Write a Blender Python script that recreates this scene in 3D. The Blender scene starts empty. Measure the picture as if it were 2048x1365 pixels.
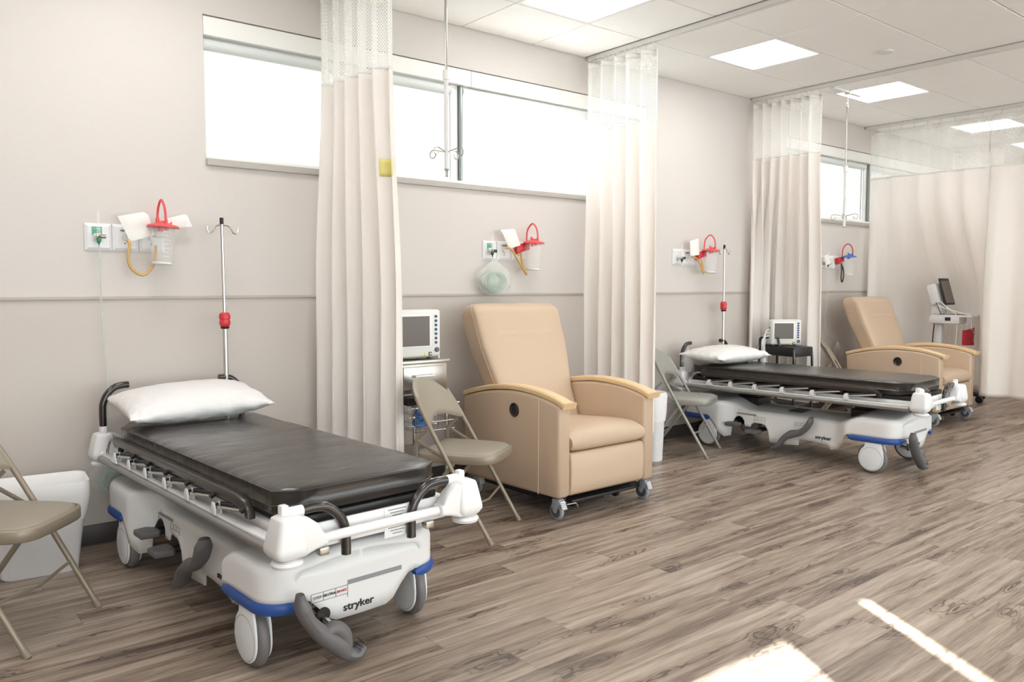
import bpy, bmesh, math, random
from mathutils import Vector, Matrix, noise
PI = math.pi
R = math.radians
scene = bpy.context.scene
col = scene.collection

# ------------------------------------------------------------------ camera
CAM_H = 1.300
FPX, HORIZON, VPX = 1593.0, 571.0, 2992.0      # focal length in px, horizon row, vanishing column of the window wall
pitch = math.atan((682.5 - HORIZON) / FPX)
yaw = math.atan2(VPX - 1024.0, FPX * math.cos(pitch) + (682.5 - HORIZON) * math.sin(pitch))
cd = bpy.data.cameras.new('camera')
cd.sensor_width = 36.0
cd.lens = FPX / 2048.0 * 36.0
cd.clip_start = 0.05
cam = bpy.data.objects.new('camera', cd)
cam.location = (0, 0, CAM_H)
cam.rotation_euler = (PI / 2 - pitch, 0, yaw - PI / 2)
col.objects.link(cam)
scene.camera = cam

# ------------------------------------------------------------------ view, world, sun
scene.view_settings.view_transform = 'Standard'
scene.view_settings.look = 'None'
scene.view_settings.gamma = 1.0
scene.view_settings.use_curve_mapping = False
scene.view_settings.exposure = 1.02
scene.cycles.max_bounces = 8
scene.cycles.diffuse_bounces = 5
scene.cycles.glossy_bounces = 4
scene.cycles.transmission_bounces = 6
scene.cycles.transparent_max_bounces = 12
scene.cycles.sample_clamp_indirect = 6.0
scene.cycles.caustics_reflective = False
scene.cycles.caustics_refractive = False
scene.cycles.use_denoising = True

SKY = 2.9
SUN = 34.0
PANEL = 7.0
w = bpy.data.worlds.new('world')
scene.world = w
w.use_nodes = True
wn = w.node_tree
wn.nodes['Background'].inputs[0].default_value = (0.92, 0.965, 1.0, 1)
wn.nodes['Background'].inputs[1].default_value = SKY
sd = bpy.data.lights.new('sun', 'SUN')
sd.energy = SUN
sd.angle = R(0.6)
sd.color = (1.0, 0.97, 0.92)
sun = bpy.data.objects.new('sun', sd)
_s = Vector((-0.505 * math.cos(R(31.5)), -0.863 * math.cos(R(31.5)), -math.sin(R(31.5))))
sun.rotation_euler = _s.to_track_quat('-Z', 'Y').to_euler()
sun.location = (8, 10, 6)
col.objects.link(sun)

# ------------------------------------------------------------------ dimensions
WALL_Y, CEIL = 4.371, 2.993
X0, X1, Y0 = -3.0, 12.7, -4.3
SILL, WTOP = 1.975, 2.729
TRK = [0.05, 2.17, 4.28, 6.37, 8.45, 10.53]


# ------------------------------------------------------------------ materials
def srgb(c):
    return tuple((x / 255.0 / 12.92) if x / 255.0 <= 0.04045 else ((x / 255.0 + 0.055) / 1.055) ** 2.4 for x in c) + (1.0,)


MATS = {}


def mat(name, c, rough=0.5, metal=0.0, var=0.0, vscale=20.0, bump=0.0, bscale=60.0, coat=0.0, transl=0.0, alpha=1.0, emis=0.0, stretch=None, spec=0.5, sheen=0.0):
    m = bpy.data.materials.new(name)
    m.use_nodes = True
    nt = m.node_tree
    b = nt.nodes['Principled BSDF']
    cc = srgb(c)
    b.inputs['Base Color'].default_value = cc
    b.inputs['Roughness'].default_value = rough
    b.inputs['Metallic'].default_value = metal
    b.inputs['Coat Weight'].default_value = coat
    b.inputs['Coat Roughness'].default_value = 0.15
    b.inputs['Specular IOR Level'].default_value = spec
    if emis:
        b.inputs['Emission Color'].default_value = cc
        b.inputs['Emission Strength'].default_value = emis
    tc = nt.nodes.new('ShaderNodeTexCoord')
    mp = nt.nodes.new('ShaderNodeMapping')
    nt.links.new(tc.outputs['Object'], mp.inputs['Vector'])
    if stretch:
        mp.inputs['Scale'].default_value = stretch
    ns = nt.nodes.new('ShaderNodeTexNoise')
    ns.inputs['Scale'].default_value = vscale
    ns.inputs['Detail'].default_value = 4
    nt.links.new(mp.outputs[0], ns.inputs['Vector'])
    if var > 0:
        mx = nt.nodes.new('ShaderNodeMix')
        mx.data_type = 'RGBA'
        mx.inputs[6].default_value = tuple(x * (1 - var) for x in cc[:3]) + (1,)
        mx.inputs[7].default_value = tuple(min(1, x * (1 + var)) for x in cc[:3]) + (1,)
        nt.links.new(ns.outputs['Fac'], mx.inputs[0])
        nt.links.new(mx.outputs[2], b.inputs['Base Color'])
    if bump > 0:
        n2 = nt.nodes.new('ShaderNodeTexNoise')
        n2.inputs['Scale'].default_value = bscale
        n2.inputs['Detail'].default_value = 3
        nt.links.new(mp.outputs[0], n2.inputs['Vector'])
        bp = nt.nodes.new('ShaderNodeBump')
        bp.inputs['Strength'].default_value = bump
        bp.inputs['Distance'].default_value = 0.01
        nt.links.new(n2.outputs['Fac'], bp.inputs['Height'])
        nt.links.new(bp.outputs[0], b.inputs['Normal'])
    out = nt.nodes['Material Output']
    last = b.outputs[0]
    if transl > 0:
        t = nt.nodes.new('ShaderNodeBsdfTranslucent')
        t.inputs[0].default_value = cc
        ms = nt.nodes.new('ShaderNodeMixShader')
        ms.inputs[0].default_value = transl
        nt.links.new(last, ms.inputs[1])
        nt.links.new(t.outputs[0], ms.inputs[2])
        last = ms.outputs[0]
    if alpha < 1:
        t = nt.nodes.new('ShaderNodeBsdfTransparent')
        ms = nt.nodes.new('ShaderNodeMixShader')
        ms.inputs[0].default_value = alpha
        nt.links.new(t.outputs[0], ms.inputs[1])
        nt.links.new(last, ms.inputs[2])
        last = ms.outputs[0]
    nt.links.new(last, out.inputs[0])
    MATS[name] = m
    return m


mat('wall_vinyl', (208, 202, 197), 0.7, var=0.035, vscale=90, bump=0.12, bscale=260, stretch=(1, 1, 3))
mat('wall_vinyl_lower', (198, 190, 183), 0.65, var=0.03, vscale=90, bump=0.12, bscale=260, stretch=(1, 1, 3))
mat('far_wall', (178, 158, 140), 0.7, var=0.03)
mat('rail', (182, 173, 163), 0.6)
mat('baseboard', (62, 54, 52), 0.45, var=0.05)
mat('sill', (176, 170, 163), 0.4, var=0.05, vscale=40)
mat('window_white', (238, 238, 236), 0.45)
mat('window_alu', (150, 158, 155), 0.35, metal=0.5)
mat('valance', (232, 231, 227), 0.5)
mat('roller', (214, 218, 216), 0.6)
mat('ceiling_tile', (249, 248, 246), 0.9, var=0.03, vscale=160, bump=0.25, bscale=240)
mat('grid_white', (214, 209, 203), 0.6)
mat('panel_frame', (240, 240, 238), 0.5)
mat('track', (226, 224, 220), 0.4)
mat('curtain_fabric', (251, 247, 243), 0.85, var=0.02, vscale=200, bump=0.10, bscale=500, transl=0.30, stretch=(1, 1, 0.2))
mat('curtain_hem', (248, 246, 242), 0.8, transl=0.15)
mat('yellow_tag', (232, 222, 140), 0.7)
mat('white_paint', (226, 226, 227), 0.32, coat=0.2, var=0.015, vscale=6)
mat('white_plastic', (222, 222, 223), 0.4, var=0.01)
mat('offwhite_plastic', (224, 225, 220), 0.45, var=0.02)
mat('cover_white', (226, 226, 226), 0.38, var=0.02, vscale=5)
mat('blue_bumper', (40, 78, 150), 0.4)
mat('tire', (112, 108, 108), 0.5, var=0.05)
mat('hub', (226, 229, 232), 0.35)
mat('grey_plastic', (100, 98, 99), 0.5, var=0.04)
mat('grey_band', (140, 141, 143), 0.5)
mat('black_gloss', (34, 29, 27), 0.2, coat=0.5)
mat('black_plastic', (26, 25, 25), 0.45)
mat('dark_rail', (50, 41, 36), 0.34, coat=0.2)
mat('chrome', (205, 202, 198), 0.2, metal=1.0)
mat('steel', (178, 172, 164), 0.3, metal=0.9, var=0.05, vscale=30, stretch=(1, 1, 12))
mat('rail_grey', (150, 148, 146), 0.35, metal=0.6)
mat('green_sticker', (60, 74, 62), 0.4)
mat('ink', (30, 30, 32), 0.6)
mat('ink_grey', (120, 120, 122), 0.6)
mat('ink_red', (190, 60, 50), 0.6)
mat('paper', (236, 234, 230), 0.75, var=0.01, bump=0.2, bscale=30)
mat('sticker', (226, 228, 228), 0.5)
mat('pillow_fabric', (226, 225, 224), 0.7, bump=0.5, bscale=18)
mat('tan_vinyl', (197, 174, 150), 0.42, var=0.02, vscale=10, bump=0.1, bscale=400)
mat('tan_stitch', (222, 198, 172), 0.6)
mat('maple', (224, 194, 150), 0.4, var=0.08, vscale=14, stretch=(3, 0.6, 3), coat=0.2)
mat('caster_grey', (150, 156, 162), 0.4)
mat('caster_dark', (84, 84, 88), 0.5)
mat('chair_metal', (146, 135, 119), 0.38, metal=0.25)
mat('chair_pad', (146, 138, 124), 0.42, bump=0.08, bscale=300)
mat('chair_metal_grey', (156, 154, 148), 0.38, metal=0.25)
mat('chair_pad_grey', (152, 151, 144), 0.45, bump=0.08, bscale=300)
mat('chair_foot', (140, 128, 112), 0.6)
mat('screen', (88, 76, 68), 0.25)
mat('screen_tab', (112, 104, 96), 0.3)
mat('btn_blue', (52, 70, 124), 0.4)
mat('btn_yellow', (232, 214, 120), 0.5)
mat('green_label', (88, 168, 136), 0.5)
mat('green_plastic', (46, 130, 88), 0.4)
mat('dark_green', (34, 66, 54), 0.4)
mat('red_plastic', (206, 52, 58), 0.35)
mat('red_soft', (222, 84, 88), 0.35)
mat('red_sign', (178, 30, 46), 0.5)
mat('blue_lid', (74, 116, 190), 0.4)
mat('amber_tube', (206, 164, 92), 0.35, alpha=0.92)
mat('dark_tube', (58, 44, 36), 0.4)
mat('clear_plastic', (240, 243, 243), 0.12, alpha=0.20)
mat('clear_tube', (208, 222, 214), 0.2, alpha=0.45)
mat('bag_film', (236, 238, 236), 0.15, alpha=0.22, bump=0.6, bscale=40)
mat('mask_mint', (196, 218, 206), 0.3, alpha=0.6)
mat('liner', (246, 246, 246), 0.4, alpha=0.9, bump=0.25, bscale=14)
mat('blue_item', (70, 130, 196), 0.5)
mat('wood_dark', (70, 50, 40), 0.5)


def black_vinyl():
    m = mat('black_vinyl', (44, 39, 36), 0.29, var=0.05, vscale=6, coat=0.25)
    nt = m.node_tree
    b = nt.nodes['Principled BSDF']
    tc = nt.nodes.new('ShaderNodeTexCoord')
    mp = nt.nodes.new('ShaderNodeMapping')
    mp.inputs['Scale'].default_value = (1.0, 3.2, 1.0)
    mp.inputs['Rotation'].default_value = (0, 0, R(38))
    n = nt.nodes.new('ShaderNodeTexNoise')
    n.inputs['Scale'].default_value = 2.4
    n.inputs['Detail'].default_value = 3
    n.inputs['Distortion'].default_value = 0.6
    bp = nt.nodes.new('ShaderNodeBump')
    bp.inputs['Strength'].default_value = 0.8
    bp.inputs['Distance'].default_value = 0.02
    nt.links.new(tc.outputs['Object'], mp.inputs[0])
    nt.links.new(mp.outputs[0], n.inputs[0])
    nt.links.new(n.outputs[0], bp.inputs['Height'])
    nt.links.new(bp.outputs[0], b.inputs['Normal'])
    return m


black_vinyl()


def M_(nt, op, a, b=None, c=None):
    n = nt.nodes.new('ShaderNodeMath')
    n.operation = op
    for i, x in enumerate((a, b, c)):
        if x is None:
            continue
        if isinstance(x, (int, float)):
            n.inputs[i].default_value = x
        else:
            nt.links.new(x, n.inputs[i])
    return n.outputs[0]


def floor_mat():
    m = bpy.data.materials.new('floor_planks')
    m.use_nodes = True
    nt = m.node_tree
    b = nt.nodes['Principled BSDF']
    tc = nt.nodes.new('ShaderNodeTexCoord')
    sp = nt.nodes.new('ShaderNodeSeparateXYZ')
    nt.links.new(tc.outputs['Object'], sp.inputs[0])
    X, Y = sp.outputs[0], sp.outputs[1]
    PW, PL = 0.152, 1.22
    row = M_(nt, 'FLOOR', M_(nt, 'DIVIDE', Y, PW))
    wn1 = nt.nodes.new('ShaderNodeTexWhiteNoise')
    wn1.noise_dimensions = '1D'
    nt.links.new(row, wn1.inputs['W'])
    xo = M_(nt, 'ADD', M_(nt, 'DIVIDE', X, PL), M_(nt, 'MULTIPLY', wn1.outputs[0], 7.0))
    colm = M_(nt, 'FLOOR', xo)
    cb = nt.nodes.new('ShaderNodeCombineXYZ')
    nt.links.new(row, cb.inputs[0])
    nt.links.new(colm, cb.inputs[1])
    wn2 = nt.nodes.new('ShaderNodeTexWhiteNoise')
    wn2.noise_dimensions = '2D'
    nt.links.new(cb.outputs[0], wn2.inputs['Vector'])
    plank = wn2.outputs[0]
    # grain coordinates: shifted per plank
    c2 = nt.nodes.new('ShaderNodeCombineXYZ')
    nt.links.new(M_(nt, 'ADD', X, M_(nt, 'MULTIPLY', plank, 37.0)), c2.inputs[0])
    nt.links.new(M_(nt, 'ADD', Y, M_(nt, 'MULTIPLY', plank, 11.0)), c2.inputs[1])
    mp = nt.nodes.new('ShaderNodeMapping')
    mp.inputs['Scale'].default_value = (0.55, 10.0, 1.0)
    nt.links.new(c2.outputs[0], mp.inputs[0])
    n1 = nt.nodes.new('ShaderNodeTexNoise')
    n1.inputs['Scale'].default_value = 2.4
    n1.inputs['Detail'].default_value = 7
    n1.inputs['Roughness'].default_value = 0.62
    n1.inputs['Distortion'].default_value = 0.5
    nt.links.new(mp.outputs[0], n1.inputs[0])
    # fine streaks
    mp2 = nt.nodes.new('ShaderNodeMapping')
    mp2.inputs['Scale'].default_value = (3.0, 90.0, 1.0)
    nt.links.new(c2.outputs[0], mp2.inputs[0])
    n2 = nt.nodes.new('ShaderNodeTexNoise')
    n2.inputs['Scale'].default_value = 3.0
    n2.inputs['Detail'].default_value = 4
    nt.links.new(mp2.outputs[0], n2.inputs[0])
    # cathedral figure: contour lines of a stretched noise
    mp3 = nt.nodes.new('ShaderNodeMapping')
    mp3.inputs['Scale'].default_value = (1.5, 6.5, 1.0)
    nt.links.new(c2.outputs[0], mp3.inputs[0])
    n3 = nt.nodes.new('ShaderNodeTexNoise')
    n3.inputs['Scale'].default_value = 1.3
    n3.inputs['Detail'].default_value = 3.2
    n3.inputs['Roughness'].default_value = 0.42
    nt.links.new(mp3.outputs[0], n3.inputs[0])
    ring = M_(nt, 'SINE', M_(nt, 'MULTIPLY', n3.outputs['Fac'], 150.0))
    knot = M_(nt, 'SMOOTH_MIN', M_(nt, 'MULTIPLY', M_(nt, 'MAXIMUM', M_(nt, 'SUBTRACT', n3.outputs['Fac'], 0.56), 0.0), 9.0), 1.0, 0.1)
    ringv = M_(nt, 'MULTIPLY', M_(nt, 'MAXIMUM', ring, 0.0), knot)
    v = M_(nt, 'ADD', M_(nt, 'MULTIPLY', M_(nt, 'SUBTRACT', n1.outputs['Fac'], 0.5), 1.50), 0.5)
    v = M_(nt, 'ADD', v, M_(nt, 'MULTIPLY', M_(nt, 'SUBTRACT', n2.outputs['Fac'], 0.5), 0.62))
    v = M_(nt, 'ADD', v, M_(nt, 'MULTIPLY', M_(nt, 'SUBTRACT', plank, 0.5), 0.20))
    v = M_(nt, 'SUBTRACT', v, M_(nt, 'MULTIPLY', ringv, 0.45))
    v = M_(nt, 'SUBTRACT', v, M_(nt, 'MULTIPLY', knot, 0.16))
    cr = nt.nodes.new('ShaderNodeValToRGB')
    el = cr.color_ramp.elements
    el[0].position = 0.08
    el[0].color = srgb((80, 66, 57))
    el[1].position = 0.95
    el[1].color = srgb((190, 176, 161))
    for p, c in ((0.30, (116, 100, 88)), (0.50, (146, 130, 116)), (0.72, (168, 153, 139))):
        e = el.new(p)
        e.color = srgb(c)
    nt.links.new(v, cr.inputs[0])
    # plank joints
    fy = M_(nt, 'FRACT', M_(nt, 'DIVIDE', Y, PW))
    fx = M_(nt, 'FRACT', xo)
    jy = M_(nt, 'LESS_THAN', fy, 0.014)
    jx = M_(nt, 'LESS_THAN', fx, 0.002)
    j = M_(nt, 'MAXIMUM', jy, jx)
    mx = nt.nodes.new('ShaderNodeMix')
    mx.data_type = 'RGBA'
    nt.links.new(M_(nt, 'MULTIPLY', j, 0.45), mx.inputs[0])
    nt.links.new(cr.outputs[0], mx.inputs[6])
    mx.inputs[7].default_value = srgb((70, 54, 44))
    nt.links.new(mx.outputs[2], b.inputs['Base Color'])
    rr = M_(nt, 'ADD', M_(nt, 'MULTIPLY', n1.outputs['Fac'], 0.12), 0.27)
    nt.links.new(rr, b.inputs['Roughness'])
    b.inputs['Specular IOR Level'].default_value = 0.5
    bp = nt.nodes.new('ShaderNodeBump')
    bp.inputs['Strength'].default_value = 0.12
    bp.inputs['Distance'].default_value = 0.004
    nt.links.new(M_(nt, 'SUBTRACT', n2.outputs['Fac'], M_(nt, 'MULTIPLY', j, 1.0)), bp.inputs['Height'])
    nt.links.new(bp.outputs[0], b.inputs['Normal'])
    MATS['floor_planks'] = m


floor_mat()


def net_mat():
    m = bpy.data.materials.new('curtain_net')
    m.use_nodes = True
    nt = m.node_tree
    b = nt.nodes['Principled BSDF']
    b.inputs['Base Color'].default_value = srgb((250, 249, 246))
    b.inputs['Roughness'].default_value = 0.8
    uv = nt.nodes.new('ShaderNodeUVMap')
    sp = nt.nodes.new('ShaderNodeSeparateXYZ')
    nt.links.new(uv.outputs[0], sp.inputs[0])
    PU, PV = 0.0150, 0.0098
    rv = M_(nt, 'DIVIDE', sp.outputs[1], PV)
    row = M_(nt, 'FLOOR', rv)
    ru = M_(nt, 'ADD', M_(nt, 'DIVIDE', sp.outputs[0], PU), M_(nt, 'MULTIPLY', M_(nt, 'FLOORED_MODULO', row, 2.0), 0.5))
    du = M_(nt, 'MULTIPLY', M_(nt, 'SUBTRACT', M_(nt, 'FRACT', ru), 0.5), PU)
    dv = M_(nt, 'MULTIPLY', M_(nt, 'SUBTRACT', M_(nt, 'FRACT', rv), 0.5), PV * 1.25)
    d2 = M_(nt, 'ADD', M_(nt, 'MULTIPLY', du, du), M_(nt, 'MULTIPLY', dv, dv))
    hole = M_(nt, 'LESS_THAN', d2, 0.0044 ** 2)
    t = nt.nodes.new('ShaderNodeBsdfTransparent')
    tl = nt.nodes.new('ShaderNodeBsdfTranslucent')
    tl.inputs[0].default_value = srgb((250, 249, 246))
    m1 = nt.nodes.new('ShaderNodeMixShader')
    m1.inputs[0].default_value = 0.35
    nt.links.new(b.outputs[0], m1.inputs[1])
    nt.links.new(tl.outputs[0], m1.inputs[2])
    m2 = nt.nodes.new('ShaderNodeMixShader')
    nt.links.new(hole, m2.inputs[0])
    nt.links.new(m1.outputs[0], m2.inputs[1])
    nt.links.new(t.outputs[0], m2.inputs[2])
    nt.links.new(m2.outputs[0], nt.nodes['Material Output'].inputs[0])
    MATS['curtain_net'] = m


net_mat()


def glass_mat():
    m = bpy.data.materials.new('glass')
    m.use_nodes = True
    nt = m.node_tree
    nt.nodes.remove(nt.nodes['Principled BSDF'])
    t = nt.nodes.new('ShaderNodeBsdfTransparent')
    t.inputs[0].default_value = (0.95, 0.97, 0.96, 1)
    g = nt.nodes.new('ShaderNodeBsdfGlossy')
    g.inputs['Roughness'].default_value = 0.02
    ms = nt.nodes.new('ShaderNodeMixShader')
    ms.inputs[0].default_value = 0.06
    nt.links.new(t.outputs[0], ms.inputs[1])
    nt.links.new(g.outputs[0], ms.inputs[2])
    nt.links.new(ms.outputs[0], nt.nodes['Material Output'].inputs[0])
    MATS['glass'] = m


glass_mat()


def shade_mat():
    m = bpy.data.materials.new('shade_fabric')
    m.use_nodes = True
    nt = m.node_tree
    nt.nodes.remove(nt.nodes['Principled BSDF'])
    t = nt.nodes.new('ShaderNodeBsdfTranslucent')
    t.inputs[0].default_value = (0.24, 0.245, 0.245, 1)
    d = nt.nodes.new('ShaderNodeBsdfDiffuse')
    d.inputs[0].default_value = (0.7, 0.7, 0.7, 1)
    tr = nt.nodes.new('ShaderNodeBsdfTransparent')
    ms = nt.nodes.new('ShaderNodeMixShader')
    ms.inputs[0].default_value = 0.3
    m2 = nt.nodes.new('ShaderNodeMixShader')
    m2.inputs[0].default_value = 0.06
    nt.links.new(t.outputs[0], ms.inputs[1])
    nt.links.new(d.outputs[0], ms.inputs[2])
    nt.links.new(ms.outputs[0], m2.inputs[1])
    nt.links.new(tr.outputs[0], m2.inputs[2])
    nt.links.new(m2.outputs[0], nt.nodes['Material Output'].inputs[0])
    MATS['shade_fabric'] = m


shade_mat()


def emit_mat(name, c, s):
    m = bpy.data.materials.new(name)
    m.use_nodes = True
    nt = m.node_tree
    nt.nodes.remove(nt.nodes['Principled BSDF'])
    e = nt.nodes.new('ShaderNodeEmission')
    e.inputs[0].default_value = c + (1,)
    e.inputs[1].default_value = s
    nt.links.new(e.outputs[0], nt.nodes['Material Output'].inputs[0])
    MATS[name] = m


emit_mat('light_lens', (1.0, 0.985, 0.965), PANEL)


# ------------------------------------------------------------------ mesh building
def catmull(pts, k=6, closed=False):
    P = [Vector(p) for p in pts]
    n = len(P)
    out = []
    rng = range(n if closed else n - 1)
    for i in rng:
        p1, p2 = P[i], P[(i + 1) % n]
        p0 = P[i - 1] if (i > 0 or closed) else p1 * 2 - p2
        p3 = P[(i + 2) % n] if (i + 2 < n or closed) else p2 * 2 - p1
        for j in range(k):
            t = j / k
            out.append(0.5 * ((2 * p1) + (p2 - p0) * t + (2 * p0 - 5 * p1 + 4 * p2 - p3) * t * t + (3 * p1 - p0 - 3 * p2 + p3) * t ** 3))
    if not closed:
        out.append(P[-1])
    return out


class MB:
    def __init__(self):
        self.v, self.f, self.mi, self.uv = [], [], [], {}

    def add(self, vs, fs, mi=0, T=None):
        o = len(self.v)
        for p in vs:
            p = Vector(p)
            self.v.append(T @ p if T else p)
        for f in fs:
            self.f.append(tuple(i + o for i in f))
            self.mi.append(mi)
        return self

    def box(self, c, s, bev=0.0, rot=None, mi=0, T=None, seg=2):
        bm = bmesh.new()
        bmesh.ops.create_cube(bm, size=1.0)
        for v in bm.verts:
            v.co = Vector((v.co.x * s[0], v.co.y * s[1], v.co.z * s[2]))
        if bev > 0:
            bmesh.ops.bevel(bm, geom=bm.edges[:], offset=min(bev, min(s) * 0.49), segments=seg, profile=0.5, affect='EDGES')
        M = Matrix.Translation(Vector(c))
        if rot:
            from mathutils import Euler
            M = M @ Euler(rot).to_matrix().to_4x4()
        if T:
            M = T @ M
        bm.verts.index_update()
        self.add([M @ v.co for v in bm.verts], [[v.index for v in f.verts] for f in bm.faces], mi)
        bm.free()
        return self

    def tube(self, pts, r, n=10, mi=0, cap=True, closed=False, T=None, rb=None, side=None, k=0):
        P = catmull(pts, k, closed) if k else [Vector(p) for p in pts]
        m = len(P)
        rs = r if isinstance(r, (list, tuple)) else [r] * m
        if len(rs) != m:
            rs = [rs[min(len(rs) - 1, int(i / (m - 1) * (len(rs) - 1)))] + (rs[min(len(rs) - 1, int(i / (m - 1) * (len(rs) - 1)) + 1)] - rs[min(len(rs) - 1, int(i / (m - 1) * (len(rs) - 1)))]) * ((i / (m - 1) * (len(rs) - 1)) % 1) for i in range(m)]
        rbs = rs if rb is None else (rb if isinstance(rb, (list, tuple)) else [rb] * m)
        if len(rbs) != m:
            L = len(rbs) - 1
            rbs = [rbs[min(L, int(i / (m - 1) * L))] + (rbs[min(L, int(i / (m - 1) * L) + 1)] - rbs[min(L, int(i / (m - 1) * L))]) * ((i / (m - 1) * L) % 1) for i in range(m)]
        vs, fs = [], []
        s = Vector(side).normalized() if side else None
        for i in range(m):
            if closed:
                t = (P[(i + 1) % m] - P[i - 1]).normalized()
            else:
                t = (P[min(i + 1, m - 1)] - P[max(i - 1, 0)]).normalized()
            if s is None:
                s = t.cross(Vector((0, 0, 1)))
                if s.length < 0.1:
                    s = t.cross(Vector((1, 0, 0)))
            s = (s - t * s.dot(t)).normalized()
            u = s.cross(t)
            for j in range(n):
                a = 2 * PI * j / n
                vs.append(P[i] + s * (math.cos(a) * rs[i]) + u * (math.sin(a) * rbs[i]))
        for i in range(m if closed else m - 1):
            for j in range(n):
                a, b2 = i * n + j, i * n + (j + 1) % n
                c, d = ((i + 1) % m) * n + (j + 1) % n, ((i + 1) % m) * n + j
                fs.append((a, d, c, b2))
        if cap and not closed:
            fs.append(tuple(range(n)))
            fs.append(tuple((m - 1) * n + j for j in reversed(range(n))))
        return self.add(vs, fs, mi, T)

    def cyl(self, p0, p1, r, r2=None, n=16, mi=0, T=None):
        p0, p1 = Vector(p0), Vector(p1)
        return self.tube([p0, p1], [r, r if r2 is None else r2], n, mi, True, False, T)

    def lathe(self, prof, c=(0, 0, 0), n=24, mi=0, T=None, axis='z', sc=(1, 1)):
        vs, fs = [], []
        for (r, z) in prof:
            for j in range(n):
                a = 2 * PI * j / n
                x, y = r * math.cos(a) * sc[0], r * math.sin(a) * sc[1]
                p = {'z': (x, y, z), 'x': (z, x, y), 'y': (y, z, x)}[axis]
                vs.append(Vector(p) + Vector(c))
        for i in range(len(prof) - 1):
            for j in range(n):
                fs.append((i * n + j, i * n + (j + 1) % n, (i + 1) * n + (j + 1) % n, (i + 1) * n + j))
        if prof[0][0] > 1e-6:
            fs.append(tuple(reversed(range(n))))
        if prof[-1][0] > 1e-6:
            fs.append(tuple((len(prof) - 1) * n + j for j in range(n)))
        return self.add(vs, fs, mi, T)

    def prism(self, poly, axis, a, b, bev=0.0, mi=0, T=None, seg=2):
        """poly in the two remaining axes, extruded from a to b along axis"""
        def mk(p, t):
            return {'x': (t, p[0], p[1]), 'y': (p[0], t, p[1]), 'z': (p[0], p[1], t)}[axis]
        bm = bmesh.new()
        lo = [bm.verts.new(mk(p, a)) for p in poly]
        hi = [bm.verts.new(mk(p, b)) for p in poly]
        n = len(poly)
        bm.faces.new(list(reversed(lo)))
        bm.faces.new(hi)
        for i in range(n):
            bm.faces.new((lo[i], lo[(i + 1) % n], hi[(i + 1) % n], hi[i]))
        bmesh.ops.recalc_face_normals(bm, faces=bm.faces[:])
        if bev > 0:
            es = [e for e in bm.edges if (e.verts[0] in lo) == (e.verts[1] in lo)]
            es = [e for e in es if e.is_valid]
            bmesh.ops.bevel(bm, geom=es, offset=bev, segments=seg, profile=0.5, affect='EDGES', clamp_overlap=True)
        bmesh.ops.triangulate(bm, faces=[f for f in bm.faces if len(f.verts) > 4])
        bm.verts.index_update()
        self.add([v.co.copy() for v in bm.verts], [[v.index for v in f.verts] for f in bm.faces], mi, T)
        bm.free()
        return self

    def grid(self, fn, nu, nv, mi=0, wrap=False, T=None, capa=False, capb=False):
        """fn(i, j) -> point; i along nu, j along nv (wrap closes j)"""
        vs = [fn(i, j) for i in range(nu) for j in range(nv)]
        fs = []
        for i in range(nu - 1):
            for j in range(nv if wrap else nv - 1):
                fs.append((i * nv + j, (i + 1) * nv + j, (i + 1) * nv + (j + 1) % nv, i * nv + (j + 1) % nv))
        if capa:
            fs.append(tuple(range(nv)))
        if capb:
            fs.append(tuple((nu - 1) * nv + j for j in reversed(range(nv))))
        return self.add(vs, fs, mi, T)

    def ball(self, c, r, n=16, mi=0, T=None, fn=None):
        vs, fs = [], []
        r = r if isinstance(r, (tuple, list)) else (r, r, r)
        m = n // 2
        for i in range(m + 1):
            th = PI * i / m
            for j in range(n):
                a = 2 * PI * j / n
                d = Vector((math.sin(th) * math.cos(a), math.sin(th) * math.sin(a), math.cos(th)))
                k = fn(d) if fn else 1.0
                vs.append(Vector(c) + Vector((d.x * r[0], d.y * r[1], d.z * r[2])) * k)
        for i in range(m):
            for j in range(n):
                fs.append((i * n + j, (i + 1) * n + j, (i + 1) * n + (j + 1) % n, i * n + (j + 1) % n))
        return self.add(vs, fs, mi, T)

    def build(self, name, mats, parent=None, angle=35, solid=0.0, subsurf=0, fix=True):
        me = bpy.data.meshes.new(name)
        me.from_pydata([tuple(p) for p in self.v], [], self.f)
        if isinstance(mats, str):
            mats = [mats]
        for m in mats:
            me.materials.append(MATS[m])
        me.polygons.foreach_set('material_index', self.mi)
        me.polygons.foreach_set('use_smooth', [True] * len(me.polygons))
        me.update()
        bm = bmesh.new()
        bm.from_mesh(me)
        bmesh.ops.remove_doubles(bm, verts=bm.verts[:], dist=1e-5)
        if fix:
            bmesh.ops.recalc_face_normals(bm, faces=bm.faces[:])
        bm.to_mesh(me)
        bm.free()
        me.set_sharp_from_angle(angle=R(angle))
        o = bpy.data.objects.new(name, me)
        col.objects.link(o)
        if parent:
            o.parent = parent
        if solid:
            md = o.modifiers.new('solid', 'SOLIDIFY')
            md.thickness = solid
            md.offset = 0
        if subsurf:
            md = o.modifiers.new('sub', 'SUBSURF')
            md.levels = md.render_levels = subsurf
        return o


def tag(o, label=None, cat=None, group=None, kind=None):
    if label:
        o['label'] = label
    if cat:
        o['category'] = cat
    if group:
        o['group'] = group
    if kind:
        o['kind'] = kind
    return o


def thing(name, label, cat, loc=(0, 0, 0), rz=0.0, group=None):
    o = bpy.data.objects.new(name, None)
    o.empty_display_size = 0.1
    col.objects.link(o)
    o.location = loc
    o.rotation_euler = (0, 0, rz)
    return tag(o, label, cat, group)


def copy_tree(o, parent=None):
    c = o.copy()
    col.objects.link(c)
    if parent:
        c.parent = parent
    for ch in list(o.children):
        copy_tree(ch, c)
    return c


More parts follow.
